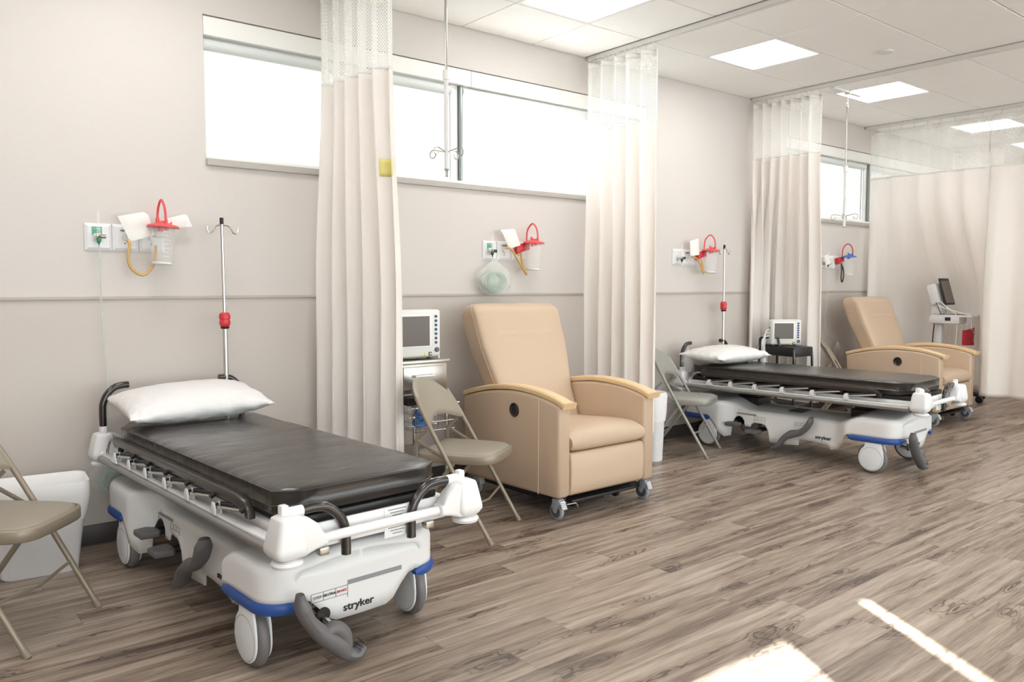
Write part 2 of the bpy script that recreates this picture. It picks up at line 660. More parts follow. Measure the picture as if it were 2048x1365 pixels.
def text_mesh(name, body, size, matname, parent, loc, rot, bold=0.0, shear=0.0, sx=1.0):
    cu = bpy.data.curves.new(name, 'FONT')
    cu.body = body
    cu.size = size
    cu.align_x = 'CENTER'
    cu.align_y = 'CENTER'
    cu.extrude = 0.0008
    cu.offset = bold
    cu.shear = shear
    cu.resolution_u = 3
    to = bpy.data.objects.new(name, cu)
    col.objects.link(to)
    dg = bpy.context.evaluated_depsgraph_get()
    me = bpy.data.meshes.new_from_object(to.evaluated_get(dg))
    bpy.data.objects.remove(to)
    me.materials.clear()
    me.materials.append(MATS[matname])
    o = bpy.data.objects.new(name, me)
    col.objects.link(o)
    o.location = loc
    o.rotation_euler = rot
    o.scale = (sx, 1, 1)
    if parent:
        o.parent = parent
    return o


def lerp_path(pts, t):
    """point at fraction t of a polyline (by length)"""
    L = [0.0]
    for a, b in zip(pts[:-1], pts[1:]):
        L.append(L[-1] + math.hypot(b[0] - a[0], b[1] - a[1]))
    s = t * L[-1]
    for i in range(len(pts) - 1):
        if s <= L[i + 1] or i == len(pts) - 2:
            k = (s - L[i]) / max(1e-9, L[i + 1] - L[i])
            return (pts[i][0] + (pts[i + 1][0] - pts[i][0]) * k, pts[i][1] + (pts[i + 1][1] - pts[i][1]) * k)


def interp(tab, x):
    if x <= tab[0][0]:
        return tab[0][1]
    for (a, va), (b, vb) in zip(tab[:-1], tab[1:]):
        if x <= b:
            return va + (vb - va) * (x - a) / max(1e-9, b - a)
    return tab[-1][1]

# =================================================================== THE ROOM
fl = MB().box(((X0 + X1) / 2, (Y0 + WALL_Y) / 2, -0.05), (X1 - X0 + 0.4, WALL_Y - Y0 + 0.4, 0.1)).build('floor', 'floor_planks')
tag(fl, kind='structure')

WINS = [(1.447, 3.07, 3.15, 4.95), (6.947, 8.57, 8.65, 10.45)]
RAILZ = 1.236


def wall_back():
    m = MB()
    t = 0.24
    yc = WALL_Y + t / 2
    def seg(xa, xb, za, zb, mi):
        m.box(((xa + xb) / 2, yc, (za + zb) / 2), (xb - xa, t, zb - za), mi=mi)
    seg(X0, X1, 0, RAILZ, 1)
    seg(X0, X1, RAILZ, SILL, 0)
    seg(X0, X1, WTOP, CEIL + 0.1, 0)
    xs = [X0] + [v for w4 in WINS for v in (w4[0], w4[3])] + [X1]
    for i in range(0, len(xs), 2):
        seg(xs[i], xs[i + 1], SILL, WTOP, 0)
    o = m.build('wall_back', ['wall_vinyl', 'wall_vinyl_lower'])
    tag(o, kind='structure')
    tr = MB().box(((X0 + X1) / 2, WALL_Y - 0.004, RAILZ), (X1 - X0, 0.010, 0.017), 0.003).build('trim_1', 'rail')
    tag(tr, kind='structure')
    bb = MB().box(((X0 + X1) / 2, WALL_Y - 0.006, 0.051), (X1 - X0, 0.012, 0.102), 0.004).build('baseboard_back', 'baseboard')
    tag(bb, kind='structure')
    # thin vertical wallcovering seams are in the wall itself
wall_back()

for nm, c, s, mt in (('wall_left', (X0 - 0.1, (Y0 + WALL_Y) / 2, CEIL / 2), (0.2, WALL_Y - Y0 + 0.4, CEIL), 'wall_vinyl'),
                     ('wall_right', (X1 + 0.1, (Y0 + WALL_Y) / 2, CEIL / 2), (0.2, WALL_Y - Y0 + 0.4, CEIL), 'far_wall')):
    tag(MB().box(c, s).build(nm, mt), kind='structure')


# unseen wall behind the camera; its long window band is added as fill light
FW = (-2.5, 12.0, 0.25, 2.60)
m = MB()
m.box(((X0 + X1) / 2, Y0 - 0.1, FW[2] / 2), (X1 - X0 + 0.4, 0.2, FW[2]))
m.box(((X0 + X1) / 2, Y0 - 0.1, (FW[3] + CEIL) / 2), (X1 - X0 + 0.4, 0.2, CEIL - FW[3]))
m.box(((X0 - 0.2 + FW[0]) / 2, Y0 - 0.1, (FW[2] + FW[3]) / 2), (FW[0] - X0 + 0.2, 0.2, FW[3] - FW[2]))
m.box(((X1 + 0.2 + FW[1]) / 2, Y0 - 0.1, (FW[2] + FW[3]) / 2), (X1 + 0.2 - FW[1], 0.2, FW[3] - FW[2]))
tag(m.build('wall_front', 'wall_vinyl'), kind='structure')
w3 = bpy.data.objects.new('window_3', None)
col.objects.link(w3)
tag(w3, kind='structure')
m = MB()
for k in range(9):
    x = FW[0] + (FW[1] - FW[0]) * k / 8
    m.box((x, Y0 - 0.12, (FW[2] + FW[3]) / 2), (0.05, 0.06, FW[3] - FW[2]))
for z in (FW[2] + 0.02, FW[3] - 0.02):
    m.box(((FW[0] + FW[1]) / 2, Y0 - 0.12, z), (FW[1] - FW[0], 0.06, 0.04))
m.build('window_frame', 'window_white', w3)
MB().box(((FW[0] + FW[1]) / 2, Y0 - 0.125, (FW[2] + FW[3]) / 2), (FW[1] - FW[0], 0.004, FW[3] - FW[2])).build('glass_pane', 'glass', w3)
for nm_, cx_, cy_, cz_, sx_, sz_, rx_ in (('portal', (FW[0] + FW[1]) / 2, Y0 - 0.19, (FW[2] + FW[3]) / 2, FW[1] - FW[0], FW[3] - FW[2], 90),):
    ld = bpy.data.lights.new('window_portal', 'AREA')
    ld.shape = 'RECTANGLE'
    ld.size, ld.size_y = sx_, sz_
    ld.cycles.is_portal = True
    lo = bpy.data.objects.new('window_portal', ld)
    lo.location = (cx_, cy_, cz_)
    lo.rotation_euler = (R(rx_), 0, 0)
    col.objects.link(lo)
for (a_, b_) in ((1.447, 4.95), (6.947, 10.45)):
    ld = bpy.data.lights.new('window_portal', 'AREA')
    ld.shape = 'RECTANGLE'
    ld.size, ld.size_y = b_ - a_, WTOP - SILL
    ld.cycles.is_portal = True
    lo = bpy.data.objects.new('window_portal', ld)
    lo.location = ((a_ + b_) / 2, WALL_Y + 0.23, (WTOP + SILL) / 2)
    lo.rotation_euler = (R(-90), 0, 0)
    col.objects.link(lo)


def window(idx, xa, xm0, xm1, xb, open_right):
    root = bpy.data.objects.new('window_%d' % idx, None)
    col.objects.link(root)
    tag(root, kind='structure')
    root.location = (xa, WALL_Y, SILL)
    def b(m, x0, x1, y0, y1, z0, z1, bev=0.002):
        m.box(((x0 + x1) / 2 - xa, (y0 + y1) / 2, (z0 + z1) / 2 - SILL), (x1 - x0, y1 - y0, z1 - z0), bev)
    m = MB()   # aluminium frame set back in the wall
    yf0, yf1 = 0.10, 0.15
    b(m, xa, xb, yf0, yf1, SILL, SILL + 0.03)
    b(m, xa, xb, yf0, yf1, WTOP - 0.04, WTOP)
    for x in (xa, xb - 0.03):
        b(m, x, x + 0.03, yf0, yf1, SILL + 0.03, WTOP - 0.04)
    b(m, xm0 + 0.01, xm1 - 0.01, yf0, yf1, SILL + 0.03, WTOP - 0.04)
    m.build('window_frame', 'window_white', root)
    m = MB()
    b(m, xm0 + 0.0, xm0 + 0.058, 0.06, 0.099, SILL + 0.025, WTOP - 0.10)
    m.build('mullion', 'window_white', root)
    m = MB()
    b(m, xm1 - 0.018, xm1, 0.03, 0.099, SILL + 0.0, WTOP - 0.10)
    m.build('mullion_edge', 'window_alu', root)
    m = MB()
    b(m, xa + 0.03, xb - 0.03, 0.122, 0.128, SILL + 0.03, WTOP - 0.04, 0)
    m.build('glass_pane', 'glass', root)
    m = MB()   # grey sill ledge and its front lip
    b(m, xa - 0.002, xb + 0.002, -0.022, 0.10, SILL - 0.036, SILL - 0.0, 0.003)
    m.build('window_sill', 'sill', root)
    m = MB()
    b(m, xa + 0.004, xb - 0.004, 0.02, 0.098, SILL + 0.001, SILL + 0.022, 0.003)
    m.build('sill_lip', 'window_white', root)
    m = MB()   # white box over the rollers
    b(m, xa + 0.003, xm1 + 0.05, 0.004, 0.098, WTOP - 0.104, WTOP - 0.006, 0.003)
    b(m, xm1 + 0.053, xb - 0.003, 0.004, 0.098, WTOP - 0.104, WTOP - 0.006, 0.003)
    m.build('valance', 'valance', root)
    m = MB()
    m.cyl((0.012, 0.062, WTOP - 0.138 - SILL), (xm0 - xa - 0.005, 0.062, WTOP - 0.138 - SILL), 0.032, n=20)
    m.cyl((xm1 - xa + 0.005, 0.062, WTOP - 0.138 - SILL), (xb - xa - 0.012, 0.062, WTOP - 0.138 - SILL), 0.032, n=20)
    m.build('shade_roller', 'roller', root)
    # pulled-down translucent shades, each a thin sheet with a hem bar
    def shade(x0, x1, z0):
        m = MB()
        m.box(((x0 + x1) / 2 - xa, 0.083, (z0 + WTOP - 0.13) / 2 - SILL), (x1 - x0, 0.0012, WTOP - 0.13 - z0))
        s = m.build('roller_shade', 'shade_fabric', root)
        m = MB()
        m.box(((x0 + x1) / 2 - xa, 0.083, z0 - SILL), (x1 - x0, 0.010, 0.022), 0.003)
        m.build('hem_bar', 'window_white', s)
    shade(xa + 0.015, xm0 - 0.005, SILL + 0.035)
    if open_right:
        shade(4.25, 4.80, SILL + 0.035)
    else:
        shade(xm1 + 0.005, xb - 0.015, SILL + 0.035)


window(1, *WINS[0], True)
window(2, *WINS[1], False)

# ------------------------------------------------------------------ ceiling: tiles, lights, tracks
YL = [WALL_Y, 3.805]
while YL[-1] > Y0:
    YL.append(YL[-1] - 0.6085)
YL[-1] = Y0
XL = []
for a, b in zip(TRK[:-1], TRK[1:]):
    XL += [a + 0.0, a + 0.04]
XSEG = []
xb_ = [-3.0, -2.05, -1.44, -0.83, -0.22, 0.05]
XSEG += list(zip(xb_[:-1], xb_[1:]))
for k, a in enumerate(TRK[:-1]):
    b = TRK[k + 1]
    s = a + 0.04
    cuts = [s]
    first = {0: 0.68, 1: 0.30, 2: 0.61, 3: 0.33, 4: 0.60}[k]
    c = s + first
    while c < b - 0.10:
        cuts.append(c)
        c += 0.6085
    cuts.append(b - 0.04)
    XSEG += list(zip(cuts[:-1], cuts[1:]))
s = TRK[-1] + 0.04
cuts = [s, 10.75]
while cuts[-1] + 0.6085 < X1:
    cuts.append(cuts[-1] + 0.6085)
cuts.append(X1)
XSEG += list(zip(cuts[:-1], cuts[1:]))
# measured panel spots (x centre) in the row nearest the windows, repeated in the rows behind the camera
LX = [-0.7, 1.33, 3.435, 5.235, 7.045, 9.39, 11.14]
LROW = [3.50]
r_ = 3.50
while r_ - 4 * 0.6085 > Y0 + 0.3:
    r_ -= 4 * 0.6085
    LROW.append(r_)
lights = [(x, y) for y in LROW for x in LX]


def overlaps_light(x0, x1, y0, y1):
    for lx, ly in lights:
        if x0 < lx < x1 and y0 < ly < y1:
            return True
    return False


m = MB()
for (xa, xb) in XSEG:
    if xb - xa < 0.03:
        continue
    for ya, yb in zip(YL[1:], YL[:-1]):
        if overlaps_light(xa, xb, ya, yb):
            continue
        g = 0.004
        m.box(((xa + xb) / 2, (ya + yb) / 2, CEIL + 0.012), (xb - xa - 2 * g, yb - ya - 2 * g, 0.024), 0.003, seg=1)
m.box(((X0 + X1) / 2, (Y0 + WALL_Y) / 2, CEIL + 0.11), (X1 - X0 + 0.4, WALL_Y - Y0 + 0.4, 0.18), mi=1)
ce = m.build('ceiling', ['ceiling_tile', 'grid_white'], angle=30)
tag(ce, kind='structure')


def cell_of(x, y):
    for (xa, xb) in XSEG:
        if xa < x < xb:
            break
    for ya, yb in zip(YL[1:], YL[:-1]):
        if ya < y < yb:
            break
    return xa, xb, ya, yb


LAB = {3.435: 'flat ceiling light at the top edge above the first recliner', 5.235: 'flat white ceiling light above the far stretcher, left of the round disc',
       7.045: 'flat ceiling light beyond the thin drop rod with the eye ring', 9.39: 'flat ceiling light seen through the net of the far spread curtain',
       11.14: 'farthest flat ceiling light, cut by the right edge'}
proto_light = None
for (lx, ly) in lights:
    xa, xb, ya, yb = cell_of(lx, ly)
    if xb - xa > 0.62:
        xa, xb = lx - 0.3, lx + 0.3
    cx, cy = (xa + xb) / 2, (ya + yb) / 2
    lab = LAB[lx] if ly == LROW[0] and lx in LAB else 'flat square ceiling light panel outside the picture'
    wdt, dep = xb - xa - 0.006, yb - ya - 0.006
    t = thing('ceiling_light', lab, 'ceiling light', (cx, cy, CEIL), 0, 'square light panels in the ceiling')
    f = MB()
    for sx in (-1, 1):
        f.box((sx * (wdt / 2 - 0.013), 0, 0.008), (0.026, dep, 0.016), 0.002, seg=1)
        f.box((0, sx * (dep / 2 - 0.013), 0.008), (wdt - 0.052, 0.026, 0.016), 0.002, seg=1)
    f.build('light_frame', 'panel_frame', t)
    MB().box((0, 0, 0.010), (wdt - 0.05, dep - 0.05, 0.006)).build('diffuser', 'light_lens', t)

o = MB().lathe([(0.0, -0.012), (0.052, -0.012), (0.058, -0.006), (0.058, 0.0)], n=32).build('ceiling_disc', 'white_plastic')
o.location = (5.175 * 1.1246, 2.562 * 1.1246, CEIL)
tag(o, 'small round white cover disc on the ceiling tiles', 'ceiling cover')

tl = ['rail on the ceiling near the camera at the left', 'white curtain rail above the nearest bunched curtain',
      'white curtain rail over the second bunched curtain, between recliner and far stretcher',
      'white curtain rail over the third bunched curtain', 'white curtain rail carrying the wide spread curtain',
      'farthest white curtain rail, seen through the net']
for i, x in enumerate(TRK):
    if i == 0:
        continue
    m = MB()
    L = WALL_Y - 0.02
    m.prism([(-0.028, 0.0), (-0.028, -0.026), (-0.010, -0.026), (-0.010, -0.012), (0.010, -0.012), (0.010, -0.026), (0.028, -0.026), (0.028, 0.0)], 'y', Y0 + 1.0 - L, 0.0)
    o = m.build('curtain_track', 'track')
    o.location = (x, L, CEIL)
    tag(o, tl[i], 'curtain track', 'ceiling curtain tracks')


# ------------------------------------------------------------------ curtains
def curtain(label, top, bot, nf, amp_t, amp_b, seed, zbot=0.24, zseam=2.44, ztop=2.925, drift=(1.2, 2.5), tagged=False, hooks=12, seams=()):
    rnd = random.Random(seed)
    root = thing('privacy_curtain', label, 'curtain', (top[0][0], top[0][1], 0), 0, 'cream privacy curtains')
    ox, oy = top[0]
    ph = [rnd.uniform(-0.5, 0.5) for _ in range(nf * 2 + 3)]
    am = [rnd.uniform(0.65, 1.2) for _ in range(nf * 2 + 3)]
    N = nf * 18 + 1

    def pt(t, z):
        k = min(1, max(0, (drift[1] - z) / (drift[1] - drift[0])))
        k = k * k * (3 - 2 * k)
        low = min(1, max(0, (2.6 - z) / 2.2))
        a = lerp_path(top, t)
        b = lerp_path(bot, t)
        x, y = a[0] * (1 - k) + b[0] * k, a[1] * (1 - k) + b[1] * k
        e = 0.01
        a1, a2 = lerp_path(top, max(0, t - e)), lerp_path(top, min(1, t + e))
        b1, b2 = lerp_path(bot, max(0, t - e)), lerp_path(bot, min(1, t + e))
        d = Vector(((a2[0] - a1[0]) * (1 - k) + (b2[0] - b1[0]) * k, (a2[1] - a1[1]) * (1 - k) + (b2[1] - b1[1]) * k)).normalized()
        nrm = Vector((d.y, -d.x))
        s = t * nf * 2
        i = int(s)
        fr = s - i
        phs = (ph[i] * (1 - fr) + ph[i + 1] * fr)
        A = (amp_t * (1 - low) + amp_b * low) * (am[i] * (1 - fr) + am[i + 1] * fr)
        wv = math.sin(2 * PI * nf * t + phs * (0.6 + 0.5 * low) + 0.25 * math.sin(z * 1.7 + i * 1.3))
        wv = wv * (1.25 - 0.25 * wv * wv)
        off = A * wv + 0.012 * low * noise.noise(Vector((t * nf * 1.7, z * 1.1, seed)))
        tan = A * 0.35 * math.sin(4 * PI * nf * t + phs) * low
        return Vector((x + nrm.x * off + d.x * tan - ox, y + nrm.y * off + d.y * tan - oy, z))

    def sheet(name, z0, z1, nz, matn, uv=False, hem=True):
        rows = [z0 + (z1 - z0) * j / (nz - 1) for j in range(nz)]
        vs, us = [], []
        for z in rows:
            prev = None
            u = 0.0
            for i in range(N):
                p = pt(i / (N - 1), z)
                if prev is not None:
                    u += (p - prev).length
                prev = p
                vs.append(p)
                us.append((u, z))
        # use the arc length of the middle row for the net so that it does not shear
        mid = nz // 2 * N
        ul = [us[mid + i][0] for i in range(N)]
        fs = []
        for j in range(nz - 1):
            for i in range(N - 1):
                a = j * N + i
                fs.append((a, a + 1, a + N + 1, a + N))
        me = bpy.data.meshes.new(name)
        me.from_pydata([tuple(v) for v in vs], [], fs)
        me.polygons.foreach_set('use_smooth', [True] * len(fs))
        lay = me.uv_layers.new(name='UVMap')
        for l in me.loops:
            vi = l.vertex_index
            lay.data[l.index].uv = (ul[vi % N], us[vi][1])
        me.materials.append(MATS[matn])
        o = bpy.data.objects.new(name, me)
        col.objects.link(o)
        o.parent = root
        if not uv:
            md = o.modifiers.new('solid', 'SOLIDIFY')
            md.thickness = 0.002
            md.offset = 0
        return o

    sheet('fabric_panel', zbot, zseam, 60, 'curtain_fabric')
    sheet('net_panel', zseam - 0.01, ztop - 0.035, 16, 'curtain_net', uv=True)
    sheet('seam_tape', zseam - 0.006, zseam + 0.006, 2, 'curtain_hem')
    sheet('top_band', ztop - 0.037, ztop, 3, 'curtain_hem')
    # rolled selvedges of the net
    for t in (0.0, 1.0) + tuple(seams):
        MB().tube([pt(t, zseam + (ztop - zseam) * k / 8) for k in range(9)], 0.004, 6).build('net_edge', 'curtain_hem', root)
    for h in range(hooks):
        t = (h + 0.5) / hooks
        p = pt(t, ztop)
        q = lerp_path(top, t)
        m = MB()
        qx, qy = q[0] - ox, q[1] - oy
        m.cyl((qx, qy, CEIL - 0.0275), (qx, qy, CEIL - 0.036), 0.006, n=8)
        m.tube([(qx, qy, CEIL - 0.034), (qx * 0.5 + p.x * 0.5, qy * 0.5 + p.y * 0.5, ztop + 0.02), (p.x, p.y, ztop - 0.012)], 0.0022, 6)
        m.build('hook', 'white_plastic', root)
    return root, pt


c1, p1 = curtain('nearest bunched cream curtain with a yellow tag, behind the near stretcher',
                 [(2.11, 4.31), (2.17, 3.69)], [(2.05, 4.31), (2.225, 3.70)], 5, 0.042, 0.056, 3)
# yellow tag pinned to the outer edge
mt = MB()
ROW = 8
def tagpt(i, j):
    z = 1.97 - 0.092 * i / 4
    p = p1(1.0 - 0.118 * (1 - j / 6) - 0.0, z)
    return p + Vector((-0.0045, -0.003, 0)) 
mt.grid(tagpt, 5, 7)
mt.build('yellow_tag', 'yellow_tag', c1, solid=0.0015, fix=False)
c2, _ = curtain('second bunched cream curtain, behind the right arm of the near recliner',
                [(4.23, 4.31), (4.28, 3.71)], [(4.20, 4.31), (4.28, 3.69)], 5, 0.042, 0.056, 8)
c3, _ = curtain('third bunched cream curtain, behind the monitor on the black cart',
                [(6.35, 4.33), (6.37, 3.69)], [(6.27, 4.32), (6.60, 4.29), (6.66, 4.12), (6.62, 3.79)], 7, 0.045, 0.050, 15)
c4, _ = curtain('wide spread cream curtain behind the far recliner, left panel',
                [(8.45, 4.30), (8.45, 3.145)], [(8.47, 4.30), (8.90, 4.20), (9.10, 3.85), (9.00, 3.45), (8.62, 3.16), (8.49, 3.02)], 5, 0.016, 0.028, 21, drift=(0.9, 2.3), hooks=9, seams=(0.12, 0.52))
c5, _ = curtain('spread cream curtain filling the right edge of the picture',
                [(8.45, 3.125), (8.45, 0.4)], [(8.41, 3.125), (8.44, 0.4)], 8, 0.022, 0.038, 27, zbot=0.225, hooks=16, seams=(0.3,))
c6, _ = curtain('farthest bunched curtain, seen only through the net',
                [(10.53, 4.32), (10.53, 3.75)], [(10.53, 4.32), (10.53, 3.75)], 6, 0.05, 0.06, 31)


# ------------------------------------------------------------------ telescopic drip hangers under the ceiling
def hanger(label, x, y, zb):
    t = thing('ceiling_drip_hanger', label, 'iv hanger', (x, y, zb), 0, 'drip hangers on ceiling rods')
    H = CEIL - zb
    m = MB()
    m.cyl((0, 0, 0.50), (0, 0, H - 0.13), 0.0075, n=12)
    m.build('upper_rod', 'chrome', t)
    m = MB()
    m.cyl((0, 0, 0.0), (0, 0, 0.50), 0.0125, n=16)
    m.build('lower_tube', 'white_paint', t)
    MB().cyl((0, 0, 0.485), (0, 0, 0.535), 0.018, n=16).build('collar', 'window_white', t)
    MB().cyl((0, 0, -0.004), (0, 0, 0.004), 0.0132, n=16).build('end_cap', 'caster_grey', t)
    m = MB()
    m.tube([(0.016 * math.cos(a), 0, H - 0.115 + 0.016 * math.sin(a)) for a in [2 * PI * i / 16 for i in range(16)]], 0.003, 6, closed=True)
    m.cyl((0, 0, H - 0.10), (0, 0, H - 0.02), 0.003, n=8)
    m.box((0, 0, H - 0.012), (0.03, 0.05, 0.024), 0.003)
    m.build('eye_ring', 'chrome', t)
    for k in range(4):
        a = R(20 + 90 * k)
        c, s = math.cos(a), math.sin(a)
        pts = [(0.008, 0.095), (0.05, 0.105), (0.088, 0.112), (0.108, 0.102), (0.112, 0.082), (0.098, 0.068), (0.078, 0.076), (0.072, 0.094)]
        MB().tube([(c * r, s * r, z) for r, z in pts], 0.0026, 6, k=4).build('wire_hook', 'steel', t)
    return t


hanger('thin ceiling rod with wire drip hooks in front of the near window', 2.515, 3.67, 1.935)
hanger('thin ceiling rod with wire drip hooks in front of the far window', 6.76, 3.665, 1.815)
m = MB().prism([(-0.02, 0.0), (-0.02, -0.014), (0.02, -0.014), (0.02, 0.0)], 'x', 6.50, 6.98)
o = m.build('hanger_track', 'track')
o.location = (0, 3.665, CEIL)
tag(o, 'short ceiling rail holding the far drip rod', 'ceiling rail')
m = MB().prism([(-0.02, 0.0), (-0.02, -0.014), (0.02, -0.014), (0.02, 0.0)], 'x', 2.26, 2.76)
o = m.build('hanger_track', 'track')
o.location = (0, 3.67, CEIL)
tag(o, 'short ceiling rail above the near drip rod, over the top edge', 'ceiling rail')


# =================================================================== STRETCHER
PODY0, PODY1 = -0.80, 0.93      # foot and head faces of the base cover
WF, WR_ = -0.63, 0.68           # wheel centres


def smooth(a, b, x):
    t = min(1, max(0, (x - a) / (b - a)))
    return t * t * (3 - 2 * t)


def base_w(y):
    w = 0.250 + 0.100 * (1 - smooth(-0.46, -0.33, y)) + 0.100 * smooth(0.46, 0.60, y)
    r = 0.10
    for e, s in ((PODY0, 1), (PODY1, -1)):
        d = (y - e) * s
        if d < r:
            w -= r * (1 - math.sqrt(max(0, 1 - ((r - d) / r) ** 2)))
    return w


def base_top(y):
    z = 0.315 + 0.065 * (1 - smooth(-0.56, -0.36, y)) + 0.060 * smooth(0.36, 0.56, y)
    for e, s in ((PODY0, 1), (PODY1, -1)):
        d = (y - e) * s
        if d < 0.03:
            z -= 0.03 * (1 - math.sqrt(max(0, 1 - ((0.03 - d) / 0.03) ** 2)))
    return z


SKIRT = [(-0.80, 0.250), (-0.46, 0.250), (-0.44, 0.235), (-0.40, 0.165), (-0.355, 0.112), (-0.30, 0.100), (-0.275, 0.135), (-0.12, 0.147), (-0.060, 0.146),
         (-0.055, 0.099), (0.124, 0.087), (0.180, 0.087), (0.195, 0.175), (0.225, 0.215), (0.245, 0.222), (0.320, 0.222), (0.345, 0.205), (0.350, 0.185),
         (0.402, 0.182), (0.405, 0.225), (0.425, 0.252), (0.455, 0.263), (0.480, 0.250), (0.500, 0.205), (0.508, 0.100), (0.548, 0.092), (0.585, 0.129),
         (0.64, 0.205), (0.675, 0.235), (0.70, 0.245), (0.93, 0.245)]
ENDB = [(0.0, 0.148), (0.10, 0.150), (0.132, 0.165), (0.168, 0.210), (0.200, 0.243), (0.225, 0.250), (0.5, 0.250)]


def base_cover(parent):
    m = MB()
    ys = sorted(set([PODY0 + 0.10 * (1 - math.cos(PI / 2 * i / 8)) for i in range(9)] + [PODY1 - 0.10 * (1 - math.cos(PI / 2 * i / 8)) for i in range(9)] +
                    [-0.69 + i * 0.0225 for i in range(68)] + [p[0] for p in SKIRT]))
    NS = 10
    def section(y):
        w, zt, zb = base_w(y), base_top(y), interp(SKIRT, y)
        r = min(0.035, w * 0.4)
        pts = []
        zb = min(zb, zt - r - 0.01)
        lip = 0.012 * (1 - smooth(0.25, 0.32, abs(y)))
        for k in range(5):
            pts.append((-w - lip * (1 - k / 4) * 0.6, zb + (zt - r - zb) * k / 4))
        for k in range(1, 6):
            a = PI / 2 * k / 5
            pts.append((-w + r * (1 - math.cos(a)), zt - r + r * math.sin(a)))
        crown = 0.022
        for k in range(1, NS):
            x = (-w + r) * (1 - k / NS)
            pts.append((x, zt + crown * (1 - (x / (w - r)) ** 2) * (0.7 + 0.3 * math.cos(x * 9))))
        pts.append((0, zt + crown))
        full = pts + [(-x, z) for x, z in reversed(pts[:-1])]
        return full
    secs = [section(y) for y in ys]
    n = len(secs[0])
    m.grid(lambda i, j: Vector((secs[i][j][0], ys[i], secs[i][j][1])), len(ys), n)
    # end faces, open over the wheels
    for ye, si in ((PODY0, 0), (PODY1, -1)):
        sec = secs[si]
        top = [p for p in sec if True]
        w = abs(sec[0][0])
        cols = 60
        def topz(x):
            best = sec[4:-4]
            for (x0, z0), (x1, z1) in zip(best[:-1], best[1:]):
                if min(x0, x1) - 1e-9 <= x <= max(x0, x1) + 1e-9:
                    return z0 + (z1 - z0) * ((x - x0) / (x1 - x0) if abs(x1 - x0) > 1e-9 else 0)
            return sec[4][1]
        m.grid(lambda i, j: Vector((-w + 2 * w * i / cols, ye, topz(-w + 2 * w * i / cols) * (1 - j / 4) + min(topz(-w + 2 * w * i / cols) - 0.01, interp(ENDB, abs(-w + 2 * w * i / cols))) * (j / 4))), cols + 1, 5)
    return m.build('base_cover', 'cover_white', parent, angle=50, solid=0.007, fix=True)


def pod_path(sy):
    """plan outline of a pod edge from the side round the corner to the end face"""
    e = PODY0 if sy < 0 else PODY1
    a = -0.47 if sy < 0 else 0.66
    pts = []
    n = 10
    for i in range(n):
        y = a + (e - sy * 0.10 - a) * i / (n - 1)
        pts.append((base_w(y), y))
    for i in range(1, 9):
        an = PI / 2 * i / 9
        y = e - sy * 0.10 * (1 - math.sin(an))
        pts.append((base_w(e - sy * 0.101) - 0.10 * (1 - math.cos(an)), y))
    pts.append((0.245, e))
    pts.append((0.222, e + 0.004 * sy))
    return pts


